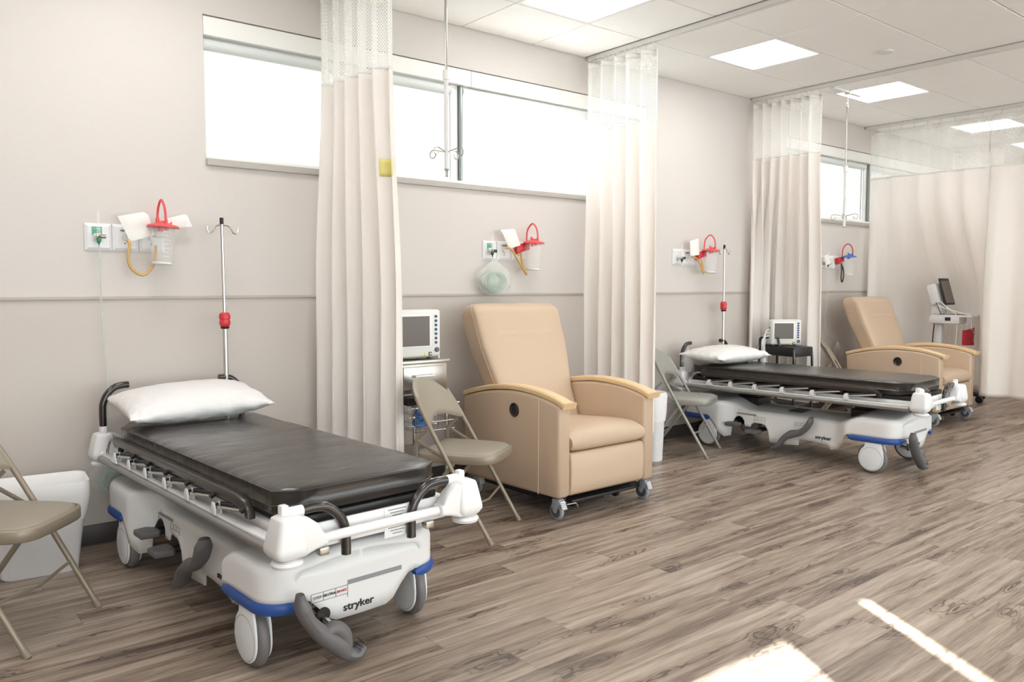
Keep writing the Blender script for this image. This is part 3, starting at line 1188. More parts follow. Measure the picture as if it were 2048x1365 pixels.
def make_stretcher(label, loc, rz, group):
    t = thing('hospital_stretcher', label, 'stretcher', loc, rz, group)
    bc = base_cover(t)
    # grey bands, decals and lettering on the cover
    m = MB()
    m.box((0.058, PODY0 - 0.0045, 0.270), (0.225, 0.0012, 0.016))
    m.build('grey_stripe', 'grey_band', bc)
    for s in (-1, 1):
        MB().box((s * (base_w(0.40) + 0.0052), 0.40, 0.283), (0.0012, 0.20, 0.013)).build('grey_stripe', 'grey_band', bc)
    text_mesh('brand_lettering', 'stryker', 0.037, 'ink', bc, (-0.012, PODY0 - 0.0055, 0.184), (PI / 2, 0, 0), bold=0.0006, sx=1.15)
    text_mesh('brand_lettering', 'stryker', 0.036, 'ink', bc, (-base_w(-0.25) - 0.0125, -0.245, 0.182), (PI / 2, 0, -PI / 2), bold=0.0006, sx=1.15)
    # pictogram labels with thin outlines
    def decal(name, P0, ax, ln, h, cells, words):
        """thin outlined label; ax is the direction along it"""
        m = MB()
        P0, ax = Vector(P0), Vector(ax)
        up = Vector((0, 0, 1))
        def ln_(a, b, th=0.0009):
            m.tube([a, b], th, 4)
        ln_(P0, P0 + ax * ln)
        ln_(P0 + up * h, P0 + ax * ln + up * h)
        for i in range(cells + 1):
            ln_(P0 + ax * ln * i / cells, P0 + ax * ln * i / cells + up * h)
        ln_(P0 - up * 0.012, P0)
        ln_(P0 - up * 0.012, P0 - up * 0.012 + ax * 0.012)
        ln_(P0 + ax * ln - up * 0.012, P0 + ax * ln)
        m.build(name, 'ink_grey', bc)
        rotz = math.atan2(ax.y, ax.x)
        for i, (wd, mt_) in enumerate(words):
            p = P0 + ax * ln * (i + 0.5) / cells + up * h * 0.5 + Vector((ax.y, -ax.x, 0)) * 0.0006
            text_mesh('label_text', wd, 0.0125, mt_, bc, p, (PI / 2, 0, rotz))
    decal('pedal_label', (-0.195, PODY0 - 0.0050, 0.232), (1, 0, 0), 0.140, 0.030, 3, [('STEER', 'ink_grey'), ('NEUTRAL', 'ink'), ('BRAKE', 'ink_red')])
    xs = -base_w(0.3) - 0.0085
    decal('pedal_label', (xs, 0.32, 0.250), (0, -1, 0), 0.10, 0.022, 3, [])
    decal('pedal_label', (xs, 0.50, 0.264), (0, -1, 0), 0.032, 0.022, 1, [])
    decal('pedal_label', (xs, -0.02, 0.250), (0, -1, 0), 0.075, 0.020, 3, [])
    MB().box((-0.10, 0.02, 0.3395), (0.15, 0.11, 0.002), rot=(0, R(-1.5), 0)).build('deck_label', 'green_sticker', bc)
    # blue corner bumpers
    for sx in (-1, 1):
        for sy in (-1, 1):
            pp = [(sx * (x + 0.004), y, 0.236) for x, y in pod_path(sy)]
            nn = len(pp)
            m = MB()
            m.tube(pp, [0.012] * nn, 10, rb=[0.010] + [0.021] * (nn - 3) + [0.018, 0.008], side=(sx, 0, 0))
            m.build('corner_bumper', 'blue_bumper', t)
    # wheels: white teardrop covers either side of a grey tyre
    def wheel(x, y):
        zc = 0.104
        poly = []
        for i in range(25):
            a = PI + (PI) * i / 24 * 1.0
            poly.append((y + 0.086 * math.cos(a), zc + 0.086 * math.sin(a)))
        poly += [(y + 0.084, zc + 0.022), (y + 0.070, zc + 0.056), (y + 0.046, zc + 0.085), (y + 0.040, zc + 0.135), (y - 0.060, zc + 0.135), (y - 0.082, zc + 0.06), (y - 0.086, zc + 0.02)]
        wroot = None
        m = MB()
        for s in (-1, 1):
            a, b = (x - 0.031, x - 0.021) if s < 0 else (x + 0.021, x + 0.031)
            m.prism(poly, 'x', a, b, bev=0.005)
        m.box((x, y - 0.01, zc + 0.135), (0.062, 0.10, 0.03), 0.01)
        wroot = m.build('wheel', 'hub', t, angle=40)
        m = MB()
        prof = []
        for i in range(13):
            a = -PI / 2 + PI * i / 12
            prof.append((0.086 + 0.0185 * math.cos(a), 0.0205 * math.sin(a)))
        prof = [(0.03, -0.0205)] + prof + [(0.03, 0.0205)]
        m.lathe(prof, (x, y, zc), 40, axis='x')
        m.build('tire', 'tire', wroot)
        m = MB()
        for s in (-1, 1):
            m.tube([(x + s * 0.0312, y + 0.078 * math.cos(2 * PI * i / 40), zc + 0.078 * math.sin(2 * PI * i / 40)) for i in range(40)], 0.0012, 4, closed=True)
        m.build('cover_ring', 'caster_grey', wroot)
    for x in (-0.322, 0.322):
        for y in (WF, WR_):
            wheel(x, y)
    # dark chassis seen through the openings
    m = MB()
    m.box((0, 0.04, 0.235), (0.40, 1.46, 0.05), 0.01)
    m.box((0, WF, 0.235), (0.62, 0.10, 0.05), 0.01)
    m.box((0, WR_, 0.235), (0.62, 0.10, 0.05), 0.01)
    m.cyl((-0.26, 0.27, 0.17), (0.26, 0.27, 0.17), 0.016)
    m.cyl((-0.26, 0.455, 0.20), (0.26, 0.455, 0.20), 0.014)
    m.cyl((-0.26, -0.03, 0.195), (0.26, -0.03, 0.195), 0.014)
    m.build('chassis', 'black_plastic', t)
    # lifting columns
    for y in (-0.47, 0.47):
        m = MB()
        m.box((0, y, 0.36), (0.20, 0.20, 0.08), 0.012)
        m.box((0, y, 0.42), (0.16, 0.16, 0.10), 0.010)
        m.box((0, y, 0.475), (0.13, 0.13, 0.08), 0.008)
        m.build('lift_column', 'black_plastic', t)
    # side pedals on the left and right
    for s in (-1, 1):
        X = s * 0.305
        m = MB()
        m.tube([(X, -0.175, 0.330), (X, -0.165, 0.295), (X, -0.135, 0.245), (X, -0.085, 0.205), (X, -0.02, 0.185), (X, 0.035, 0.150), (X, 0.085, 0.085), (X, 0.135, 0.058)],
               [0.022, 0.037, 0.035, 0.030, 0.028, 0.034, 0.038, 0.028], 12, rb=[0.014, 0.021, 0.021, 0.024, 0.030, 0.022, 0.018, 0.012], side=(1, 0, 0), k=5)
        for q in range(5):
            m.box((X, -0.160 + q * 0.014, 0.298 - q * 0.016), (0.050, 0.004, 0.014), 0.001, rot=(R(50), 0, 0))
        rk = m.build('rocker_pedal', 'grey_plastic', t)
        MB().cyl((X + s * -0.02, -0.035, 0.190), (s * 0.20, -0.035, 0.195), 0.010).build('pedal_shaft', 'chrome', rk)
        for (y, z, hh) in ((0.475, 0.200, 0.205), (0.300, 0.160, 0.17)):
            m = MB()
            m.prism([(X - 0.045, y - 0.045), (X + 0.030, y - 0.058), (X + 0.045, y - 0.040), (X + 0.045, y + 0.040), (X + 0.030, y + 0.058), (X - 0.045, y + 0.045)] if s < 0 else
                    [(X + 0.045, y - 0.045), (X - 0.030, y - 0.058), (X - 0.045, y - 0.040), (X - 0.045, y + 0.040), (X - 0.030, y + 0.058), (X + 0.045, y + 0.045)], 'z', z - 0.014, z + 0.016, bev=0.008, seg=3)
            p = m.build('foot_pedal', 'grey_plastic', t)
            MB().tube([(X - s * 0.02, y, z), (X - s * 0.10, y, hh), (s * 0.16, y, hh)], 0.012, 8).build('pedal_arm', 'black_plastic', p)
    # brake and steer pedals at each end
    for (sy, e) in ((-1, PODY0), (1, PODY1)):
        s = -sy
        Y = e + sy * 0.075
        m = MB()
        pth = [(-0.272 * s, Y, 0.305), (-0.265 * s, Y, 0.262), (-0.240 * s, Y, 0.205), (-0.190 * s, Y, 0.145), (-0.130 * s, Y, 0.092), (-0.105 * s, Y, 0.058), (-0.070 * s, Y, 0.046), (-0.038 * s, Y, 0.062)]
        m.tube(pth, [0.018, 0.030, 0.032, 0.034, 0.034, 0.030, 0.034, 0.022], 12, rb=[0.013, 0.026, 0.024, 0.030, 0.034, 0.025, 0.020, 0.014], side=(0, 1, 0), k=6)
        m.tube([(-0.190 * s, Y, 0.150), (-0.150 * s, Y, 0.158), (-0.118 * s, Y, 0.128), (-0.105 * s, Y, 0.080)], [0.026, 0.028, 0.028, 0.026], 12, rb=[0.020, 0.026, 0.030, 0.022], side=(0, 1, 0), k=4)
        for q in range(6):
            m.box((-0.090 * s + q * 0.009 * s, Y, 0.054 + 0.0012 * q * q), (0.003, 0.056, 0.006), 0.001)
        p = m.build('brake_pedal', 'grey_plastic', t)
        MB().cyl((-0.150 * s, Y, 0.158), (-0.150 * s, e - sy * 0.05, 0.182), 0.011).build('pedal_shaft', 'chrome', p)
        MB().lathe([(0.0, -0.002), (0.026, -0.002), (0.026, 0.004)], (-0.150 * s, e + sy * 0.0035, 0.182), 24, axis='y').build('shaft_hole', 'black_plastic', bc)
    # litter
    ZB = 0.0
    m = MB()
    for s in (-1, 1):
        m.box((s * 0.290, 0, 0.500), (0.045, 1.80, 0.045), 0.006)
        m.box((s * 0.352, 0.0, 0.497), (0.042, 1.78, 0.012), 0.003)
    for y in (-0.885, -0.45, 0.0, 0.45, 0.885):
        m.box((0, y, 0.500), (0.62, 0.05, 0.04), 0.006)
    for s in (-1, 1):     # gusset plates at the corners
        for sy in (-1, 1):
            m.prism([(s * 0.27, sy * 0.78), (s * 0.35, sy * 0.86), (s * 0.35, sy * 0.93), (s * 0.27, sy * 0.93)], 'z', 0.488, 0.500, bev=0.001)
    m.box((0, -0.905, 0.497), (0.58, 0.012, 0.082), 0.004)
    m.box((0, 0.905, 0.497), (0.58, 0.012, 0.082), 0.004)
    fr = m.build('litter_frame', 'white_paint', t)
    m = MB()
    m.box((0.08, -0.9125, 0.485), (0.105, 0.0015, 0.105))
    st = m.build('rating_label', 'sticker', fr)
    m = MB()
    for q in range(9):
        m.box((0.08, -0.9137, 0.528 - q * 0.0105), (0.075 - 0.018 * (q % 3), 0.0006, 0.003))
    m.build('label_print', 'ink_grey', st)
    for s in (-1, 1):
        MB().box((s * 0.21, -0.915, 0.447), (0.034, 0.03, 0.026), 0.003).build('strap_slot', 'steel', fr)
    MB().box((0, 0.01, 0.538), (0.58, 1.74, 0.030), 0.008).build('litter_deck', 'black_plastic', t)
    # grey rub rails along both sides
    for s in (-1, 1):
        m = MB()
        m.cyl((s * 0.372, -0.88, 0.478), (s * 0.372, 0.90, 0.478), 0.0165, n=18)
        m.build('rub_rail', 'rail_grey', t)
    # end bars, corner castings with roller bumpers
    for sy in (-1, 1):
        Y = sy * 0.955
        MB().cyl((-0.30, Y, 0.502), (0.30, Y, 0.502), 0.0165, n=18).build('end_bar', 'white_paint', t)
        for s in (-1, 1):
            m = MB()
            X = s * 0.352
            # chunky tapering casting
            def ring(z, hx, hy, cx, cy, r):
                out = []
                for cxs, cys, a0 in ((1, 1, 0), (-1, 1, 90), (-1, -1, 180), (1, -1, 270)):
                    for q in range(5):
                        a = R(a0 + 90 * q / 4)
                        out.append(Vector((cx + cxs * (hx - r) + r * math.cos(a), cy + cys * (hy - r) + r * math.sin(a), z)))
                return out
            lv = [(0.463, 0.030, 0.036, 0.000), (0.470, 0.044, 0.046, 0.000), (0.486, 0.053, 0.055, 0.000), (0.500, 0.053, 0.055, 0.000), (0.575, 0.042, 0.047, 0.006), (0.588, 0.038, 0.043, 0.006), (0.593, 0.030, 0.036, 0.006)]
            rings = [ring(z, hx, hy, X + s * off * -1 + s * 0.0, Y + sy * -0.012, 0.018) for z, hx, hy, off in lv]
            m.grid(lambda i, j: rings[i][j], len(rings), 20, wrap=True, capa=True, capb=True)
            # arm reaching in to the end bar
            wing = [(X - s * 0.01, 0.590), (X - s * 0.060, 0.586), (X - s * 0.095, 0.560), (X - s * 0.115, 0.524), (X - s * 0.130, 0.519), (X - s * 0.130, 0.486), (X - s * 0.085, 0.478), (X - s * 0.045, 0.464), (X - s * 0.01, 0.463)]
            m.prism(wing if s < 0 else wing[::-1], 'y', Y - 0.030, Y + 0.030, bev=0.012, seg=3)
            m.tube([(X, Y - sy * 0.01, 0.500), (X, Y - sy * 0.08, 0.490)], [0.032, 0.022], 12)
            m.box((X - s * 0.004, Y - sy * 0.030, 0.598), (0.026, 0.030, 0.052), 0.005)
            cst = m.build('corner_casting', 'white_plastic', t, angle=40)
            m = MB()
            m.lathe([(0.0, 0.470), (0.018, 0.470), (0.022, 0.462), (0.044, 0.456), (0.050, 0.448), (0.046, 0.438), (0.030, 0.434), (0.0, 0.433)], (X, Y + sy * -0.004, 0.002), 28)
            m.build('roller_bumper', 'white_plastic', cst)
            MB().lathe([(0.0, 0.0), (0.013, 0.0), (0.013, 0.003), (0.0, 0.004)], (X - s * 0.030, Y - sy * 0.005, 0.582), 20, sc=(1, 1)).build('casting_plug', 'steel', cst)
    # push handles: folded down at the foot, raised at the head
    for s in (-1, 1):
        X = s * 0.345
        Yf = -0.925
        m = MB()
        pth = [(X - s * 0.055, Yf, 0.596), (X - s * 0.105, Yf, 0.598), (X - s * 0.150, Yf, 0.588), (X - s * 0.195, Yf, 0.548), (X - s * 0.212, Yf, 0.505), (X - s * 0.215, Yf, 0.455), (X - s * 0.215, Yf, 0.420)]
        m.tube(pth, 0.0165, 14, k=5)
        h = m.build('push_handle', 'black_gloss', t)
        MB().cyl((X - s * 0.005, Yf, 0.596), (X - s * 0.060, Yf, 0.596), 0.0175, n=16).build('handle_socket', 'white_plastic', h)
        Yh = 0.940
        m = MB()
        pth = [(X, Yh, 0.62), (X, Yh, 0.70), (X - s * 0.004, Yh, 0.735), (X - s * 0.022, Yh, 0.775), (X - s * 0.055, Yh, 0.806), (X - s * 0.090, Yh, 0.815), (X - s * 0.120, Yh, 0.816)]
        m.tube(pth, 0.0165, 14, k=5)
        h = m.build('push_handle', 'black_gloss', t)
        MB().cyl((X, Yh, 0.575), (X, Yh, 0.625), 0.0185, n=16).build('handle_socket', 'white_plastic', h)
    # folded side rails: dark bar, brackets and chrome links
    YB = [0.66, 0.465, 0.255, 0.03, -0.205, -0.455]
    for s in (-1, 1):
        sr = MB()
        xb = s * 0.346
        prof = [(0.76, 0.586), (0.74, 0.600), (-0.60, 0.596), (-0.660, 0.584), (-0.690, 0.555), (-0.695, 0.528), (-0.672, 0.528), (-0.655, 0.548), (-0.60, 0.558), (0.74, 0.566)]
        sr.prism(prof, 'x', xb - 0.015, xb + 0.015, bev=0.006)
        rail = sr.build('side_rail', 'dark_rail', t)
        for i, y in enumerate(YB):
            m = MB()
            for dx in (0.0, -0.022):
                X = s * (0.378 + dx)
                m.prism([(y - 0.018, 0.500), (y + 0.018, 0.500), (y + 0.015, 0.530), (y + 0.007, 0.543), (y - 0.007, 0.543), (y - 0.015, 0.530)], 'x', X - 0.003, X + 0.003, bev=0.0008)
            if i == 0:
                m.prism([(y - 0.05, 0.500), (y + 0.03, 0.500), (y + 0.01, 0.526), (y - 0.012, 0.534)], 'x', s * 0.383 - 0.002, s * 0.383 + 0.002)
            br = m.build('rail_bracket', 'white_paint', rail)
            y2 = y - 0.215
            m = MB()
            m.cyl((s * 0.368, y - 0.006, 0.526), (s * 0.366, y2 + 0.0, 0.553), 0.0058, n=10)
            m.cyl((s * 0.350, y - 0.030, 0.536), (s * 0.350, y2 + 0.0, 0.560), 0.0058, n=10)
            m.build('rail_link', 'chrome', rail)
            m = MB()
            m.tube([(s * 0.376, y, 0.526), (s * 0.350, y, 0.532), (s * 0.350, y2, 0.566), (s * 0.374, y2, 0.553)], 0.0092, 10)
            m.build('link_pivot', 'black_plastic', rail)
        m = MB()
        m.tube([(s * 0.358, 0.845, 0.512), (s * 0.354, 0.825, 0.560), (s * 0.348, 0.805, 0.585), (s * 0.342, 0.755, 0.590), (s * 0.342, 0.735, 0.582), (s * 0.342, 0.72, 0.555)], 0.007, 10, k=3)
        m.build('rail_release', 'chrome', rail)
        m = MB()
        for dx in (0.0, -0.020):
            m.box((s * (0.368 + dx), 0.845, 0.512), (0.005, 0.026, 0.034), 0.001)
        m.build('rail_bracket', 'white_paint', rail)
        MB().ball((s * 0.335, 0.71, 0.543), 0.014, 12).build('release_knob', 'black_plastic', rail)
    # mattress
    def outline(inset):
        a = 0.322 - inset
        yf, yh = -0.855 + inset, 0.90 - inset
        c1, c2 = 0.085, 0.065
        base = [(-a, yf + c2 * 1.0), (-a + c1, yf), (a - c1, yf), (a, yf + c2), (a, yh - 0.16), (a - 0.10, yh), (-a + 0.10, yh), (-a, yh - 0.16)]
        pts = []
        n = len(base)
        for i in range(n):
            p, q = Vector(base[i]), Vector(base[(i + 1) % n])
            L = (q - p).length
            k = max(2, int(L / 0.05))
            for j in range(k):
                pts.append(p.lerp(q, j / k))
        # round corners a little
        for _ in range(0):
            pts = [(pts[i - 1] + pts[i] * 2 + pts[(i + 1) % len(pts)]) / 4 for i in range(len(pts))]
        return pts
    lv = [(0.010, 0.556), (0.002, 0.560), (0.0, 0.566), (0.0, 0.583), (-0.0035, 0.586), (0.0, 0.589), (0.0, 0.632), (-0.0030, 0.636), (0.001, 0.640), (0.008, 0.644), (0.035, 0.648), (0.12, 0.651), (0.22, 0.652), (0.30, 0.652)]
    base0 = outline(0.0)
    rings = []
    cen = Vector((0, 0.02))
    for ins, z in lv:
        rr = []
        for i, p in enumerate(base0):
            if ins <= 0.04:
                d = p - cen
                q = p - Vector((math.copysign(min(abs(d.x), 1) and 1, d.x) * ins * min(1, abs(d.x) / 0.28), math.copysign(1, d.y) * ins * min(1, abs(d.y) / 0.80)))
            else:
                k = 1 - ins / 0.345
                q = Vector((p.x * k, cen.y + (p.y - cen.y) * (1 - ins / 0.87)))
            zz = z + (0.003 * noise.noise(Vector((q.x * 6, q.y * 6, 1))) if z > 0.59 else 0)
            rr.append(Vector((q.x, q.y, zz)))
        rings.append(rr)
    m = MB()
    m.grid(lambda i, j: rings[i][j], len(rings), len(rings[0]), wrap=True, capa=True, capb=True)
    mat_ = m.build('mattress', 'black_vinyl', t, angle=50)
    m = MB()
    m.tube([Vector((p.x * 1.004, cen.y + (p.y - cen.y) * 1.002, 0.5875)) for p in base0], 0.003, 6, closed=True)
    m.tube([Vector((p.x * 1.004, cen.y + (p.y - cen.y) * 1.002, 0.6365)) for p in base0], 0.0028, 6, closed=True)
    m.build('piping', 'black_vinyl', mat_)
    # drip pole at the head
    p0 = Vector((0.262, 0.935, 0.0))
    m = MB()
    m.cyl((p0.x, p0.y, 0.50), (p0.x, p0.y, 1.100), 0.0125, n=16)
    m.cyl((p0.x, p0.y, 1.06), (p0.x - 0.004, p0.y, 1.625), 0.0085, n=14)
    pole = m.build('drip_pole', 'chrome', t)
    MB().cyl((p0.x - 0.004, p0.y, 1.618), (p0.x - 0.004, p0.y, 1.652), 0.010, n=14).build('pole_cap', 'black_plastic', pole)
    m = MB()
    for s in (-1, 1):
        m.tube([(p0.x - 0.004, p0.y, 1.612), (p0.x + s * 0.03, p0.y, 1.610), (p0.x + s * 0.046, p0.y - s * 0.004, 1.590), (p0.x + s * 0.056, p0.y - s * 0.004, 1.574), (p0.x + s * 0.072, p0.y, 1.572), (p0.x + s * 0.083, p0.y, 1.590), (p0.x + s * 0.080, p0.y, 1.606)], 0.0045, 8, k=4)
    m.build('pole_hook', 'chrome', pole)
    m = MB()
    m.lathe([(0.012, 1.078), (0.020, 1.082), (0.028, 1.095), (0.029, 1.110), (0.026, 1.116), (0.026, 1.122), (0.029, 1.126), (0.029, 1.142), (0.022, 1.155), (0.012, 1.158)], (p0.x, p0.y, 0), 24)
    m.build('pole_lock', 'red_plastic', pole)
    MB().lathe([(0.012, 1.070), (0.021, 1.072), (0.023, 1.082), (0.012, 1.084)], (p0.x, p0.y, 0), 24).build('lock_ring', 'black_plastic', pole)
    return t


ST1 = (1.264, 3.263, 0.0)
ST2 = (5.655, 3.312, 0.0)
s1 = make_stretcher('near hospital stretcher with dark vinyl mattress, white base and drip pole', ST1, R(3.5), 'white hospital stretchers')
s2 = copy_tree(s1)
s2.location = ST2
s2.rotation_euler = (0, 0, R(4.0))
s2['label'] = 'far hospital stretcher with dark mattress, standing between the two recliners'


# ------------------------------------------------------------------ pillows
def pillow(label, loc, rot, size, seed, group='white pillows on the stretchers'):
    m = MB()
    nx, ny = 48, 36
    sx, sy, sz = size
    def surf(sign):
        def fn(i, j):
            u, v = -1 + 2 * i / (nx - 1), -1 + 2 * j / (ny - 1)
            px = math.sin(u * PI / 2 * 0.92) / math.sin(PI / 2 * 0.92)
            py = math.sin(v * PI / 2 * 0.92) / math.sin(PI / 2 * 0.92)
            x = px * (1 - 0.050 * (1 - py * py)) * sx / 2
            y = py * (1 - 0.075 * (1 - px * px)) * sy / 2
            h = max(0, (1 - abs(px) ** 2.6)) ** 0.50 * max(0, (1 - abs(py) ** 2.4)) ** 0.58
            e = 1 - h
            wr = 0.010 * noise.noise(Vector((x * 22, y * 22, seed))) * (0.25 + e) + 0.006 * noise.noise(Vector((x * 55, y * 30, seed + 5))) * e
            z = sign * (h * sz / 2) + wr * (1 if sign > 0 else 0.8) * (0 if (i in (0, nx - 1) or j in (0, ny - 1)) else 1)
            if sign < 0:
                z = max(z, -sz * 0.36)
            return Vector((x, y, z))
        return fn
    m.grid(surf(1), nx, ny)
    m.grid(surf(-1), nx, ny)
    o = m.build('pillow', 'pillow_fabric', angle=80)
    o.location = loc
    o.rotation_euler = rot
    tag(o, label, 'pillow', group)
    return o


pillow('plump white pillow lying at the head of the near stretcher', (1.215, 3.985, 0.738), (R(7), R(-1.5), R(1)), (0.67, 0.44, 0.17), 2)
pillow('plump white pillow lying at the head of the far stretcher', (5.590, 4.045, 0.722), (R(3), 0, R(2)), (0.74, 0.42, 0.15), 7)


# =================================================================== RECLINER
def make_recliner(label, loc, rz, group):
    t = thing('recliner', label, 'recliner', loc, rz, group)
    HW, AW = 0.388, 0.088
    def armtop(y):      # underside of the wooden cap
        return interp([(0.0, 0.640), (0.05, 0.656), (0.12, 0.672), (0.20, 0.684), (0.30, 0.691), (0.42, 0.692), (0.55, 0.682), (0.70, 0.660), (0.82, 0.632), (0.90, 0.608)], y)
    for s in (-1, 1):
        ys = [0.90 * i / 40 for i in range(41)]
        x0, x1 = (s * HW, s * (HW - AW))
        poly = [(0.0, 0.145), (0.02, 0.128), (0.86, 0.110), (0.885, 0.13)] + [(y, armtop(y)) for y in reversed(ys)]
        m = MB()
        m.prism(poly, 'x', min(x0, x1), max(x0, x1), bev=0.022, seg=4)
        arm = m.build('arm_panel', 'tan_vinyl', t, angle=50)
        # seams on the outer face
        m = MB()
        xo = s * (HW + 0.0005)
        m.tube([(xo, 0.175, 0.125), (xo, 0.172, 0.40), (xo, 0.170, 0.672)], 0.0022, 6)
        m.build('arm_seam', 'tan_stitch', arm)
        # wooden cap following the arch
        m = MB()
        cy = catmull([(0, -0.030, 0.628), (0, 0.0, 0.642), (0, 0.08, 0.664), (0, 0.22, 0.687), (0, 0.42, 0.695), (0, 0.62, 0.676), (0, 0.80, 0.638), (0, 0.90, 0.610)], 6)
        xc = s * (HW - AW / 2)
        rings = []
        for i, p in enumerate(cy):
            f = i / (len(cy) - 1)
            hw = 0.040 + 0.010 * (1 - smooth(0.0, 0.22, f))
            th = 0.029 + 0.012 * (1 - smooth(0.0, 0.12, f))
            q = cy[min(i + 1, len(cy) - 1)] - cy[max(i - 1, 0)]
            nrm = Vector((0, -q.z, q.y)).normalized()
            ring = []
            for (a, b2) in ((-1, 0.15), (-0.93, 0.75), (-0.75, 1.0), (0.75, 1.0), (0.93, 0.75), (1, 0.15), (0.96, 0.0), (-0.96, 0.0)):
                ring.append(Vector((xc + a * hw, p.y, p.z)) + nrm * (b2 * th))
            rings.append(ring)
        m.grid(lambda i, j: rings[i][j], len(rings), 8, wrap=True, capa=True, capb=True)
        m.build('armrest', 'maple', t, angle=35)
    # recline pull in the outer left side
    m = MB()
    xo = -HW
    m.lathe([(0.0, 0.002), (0.028, 0.002), (0.034, -0.002), (0.038, -0.004), (0.041, -0.002), (0.041, 0.004)], (xo - 0.003, 0.385, 0.580), 32, axis='x')
    b = m.build('recline_handle', 'black_gloss', t)
    b.scale = (1, 1, 1)
    # box under the seat and the leg-rest panel
    iw = HW - AW
    MB().box((0, 0.46, 0.235), (2 * iw - 0.004, 0.80, 0.20), 0.01).build('seat_box', 'tan_vinyl', t)
    m = MB()
    n = 14
    prof = [(0.050, 0.130), (0.020, 0.133), (0.004, 0.150), (-0.002, 0.20), (-0.003, 0.27), (0.0, 0.345), (0.008, 0.366), (0.025, 0.372), (0.060, 0.372)]
    m.prism(prof, 'x', -iw + 0.002, iw - 0.002, bev=0.010, seg=3)
    m.build('leg_rest', 'tan_vinyl', t, angle=50)
    # seat cushion
    prof = catmull([(0.62, 0, 0.380), (0.10, 0, 0.376), (0.012, 0, 0.384), (-0.010, 0, 0.425), (0.004, 0, 0.468), (0.055, 0, 0.492), (0.18, 0, 0.496), (0.42, 0, 0.476), (0.62, 0, 0.462)], 4)
    m = MB()
    nx = 20
    def cush(i, j):
        p = prof[i]
        u = -1 + 2 * j / (nx - 1)
        e = max(0, 1 - abs(u) ** 8)
        zc = 0.42
        return Vector((u * (iw - 0.003), p.x, zc + (p.z - zc) * (0.70 + 0.30 * e ** 0.5) + 0.012 * (1 - u * u) * (1 if p.z > 0.44 else 0)))
    m.grid(cush, len(prof), nx)
    m.grid(lambda i, j: cush(i * (len(prof) - 1), j), 2, nx)
    m.add([cush(i, 0) for i in range(len(prof))], [tuple(range(len(prof)))])
    m.add([cush(i, nx - 1) for i in range(len(prof))], [tuple(reversed(range(len(prof))))])
    m.build('seat_cushion', 'tan_vinyl', t, angle=60)
    # back rest: rounded block lofted up a tilted plane, with a head-rest crease
    H = 0.905
    z0, y0 = 0.36, 0.50
    lean = math.atan2(0.350, H)
    nr, na = 150, 84
    top_r = 0.085
    def back(i, j):
        sfr = i / (nr - 1)
        # vertical parameter: straight part then a quarter round
        LQ = top_r * PI / 2
        S = sfr * (H - top_r + LQ)
        if S <= H - top_r:
            h, k = S, 1.0
        else:
            a = (S - (H - top_r)) / LQ * PI / 2
            h, k = H - top_r + top_r * math.sin(a), math.cos(a)
        hw = interp([(0, 0.296), (0.30, 0.296), (0.42, 0.318), (0.60, 0.346), (0.90, 0.356)], h)
        th = interp([(0, 0.12), (0.3, 0.18), (0.7, 0.205), (0.86, 0.20)], h)
        # top shrink: in width with a generous corner, in thickness with the round
        hwk = hw - (1 - k) * 0.075
        tk = th * (0.30 + 0.70 * k) if k < 1 else th
        yc_shift = (th - tk) * 0.25
        a = 2 * PI * j / na + PI / na
        ca, sa = math.cos(a), math.sin(a)
        e = 0.30
        x = hwk * math.copysign(abs(ca) ** (e * 0.75), ca)
        yy = tk / 2 * math.copysign(abs(sa) ** e, sa)
        front = sa < 0
        off = 0
        if front:
            w_ = smooth(0.34, 0.22, abs(x)) if False else (1 - smooth(0.14, 0.185, abs(x)))
            d = h - 0.700
            off = w_ * (0.042 * math.exp(-(d / 0.045)) if d > 0 else 0.042 * math.exp(-(d / 0.008) ** 2) - 0.012 * math.exp(-((d + 0.022) / 0.016) ** 2))
            off -= 0.022 * (1 - (x / hw) ** 2) * math.sin(PI * min(1, h / H))
        y = th / 2 + yc_shift + yy + off
        # lean the whole back: h along the tilted axis
        return Vector((x, y0 + h * math.sin(lean) + y * math.cos(lean), z0 + h * math.cos(lean) - y * math.sin(lean) * 0.6))
    m = MB()
    m.grid(back, nr, na, wrap=True, capa=True, capb=True)
    bk = m.build('backrest', 'tan_vinyl', t, angle=70)
    for s in (-1, 1):
        m = MB()
        pts = []
        jj = 0 if s > 0 else na // 2
        # piping along the front edge: walk the ring index nearest the front corner
        j = int(round((1.5 * PI + s * (PI / 2) * 0.93 - PI / na) / (2 * PI) * na)) % na
        for i in range(6, nr - 3, 2):
            p = back(i, j)
            pts.append(p + Vector((s * 0.001, -0.001, 0)))
        m.tube(pts, 0.0016, 5)
        m.build('back_seam', 'tan_stitch', bk)
    # dark frame under the chair with its small wheels
    m = MB()
    m.box((-0.02, 0.06, 0.098), (0.52, 0.10, 0.016), 0.003)
    m.box((0.0, 0.45, 0.092), (0.66, 0.78, 0.030), 0.003)
    m.box((-0.10, 0.10, 0.07), (0.30, 0.03, 0.035), 0.004)
    m.build('under_frame', 'black_plastic', t)
    for x in (-0.19, 0.16):
        m = MB()
        m.lathe([(0.0, -0.012), (0.026, -0.012), (0.028, -0.006), (0.028, 0.006), (0.026, 0.012), (0.0, 0.012)], (x, 0.10, 0.066), 18, axis='x')
        m.box((x, 0.10, 0.084), (0.034, 0.03, 0.02), 0.003)
        m.build('helper_wheel', 'black_plastic', t)
    m = MB()
    m.tube([(-0.30, 0.03, 0.082), (-0.245, 0.02, 0.084), (-0.230, 0.02, 0.070), (-0.228, 0.02, 0.056)], 0.004, 8)
    m.build('release_wire', 'steel', t)
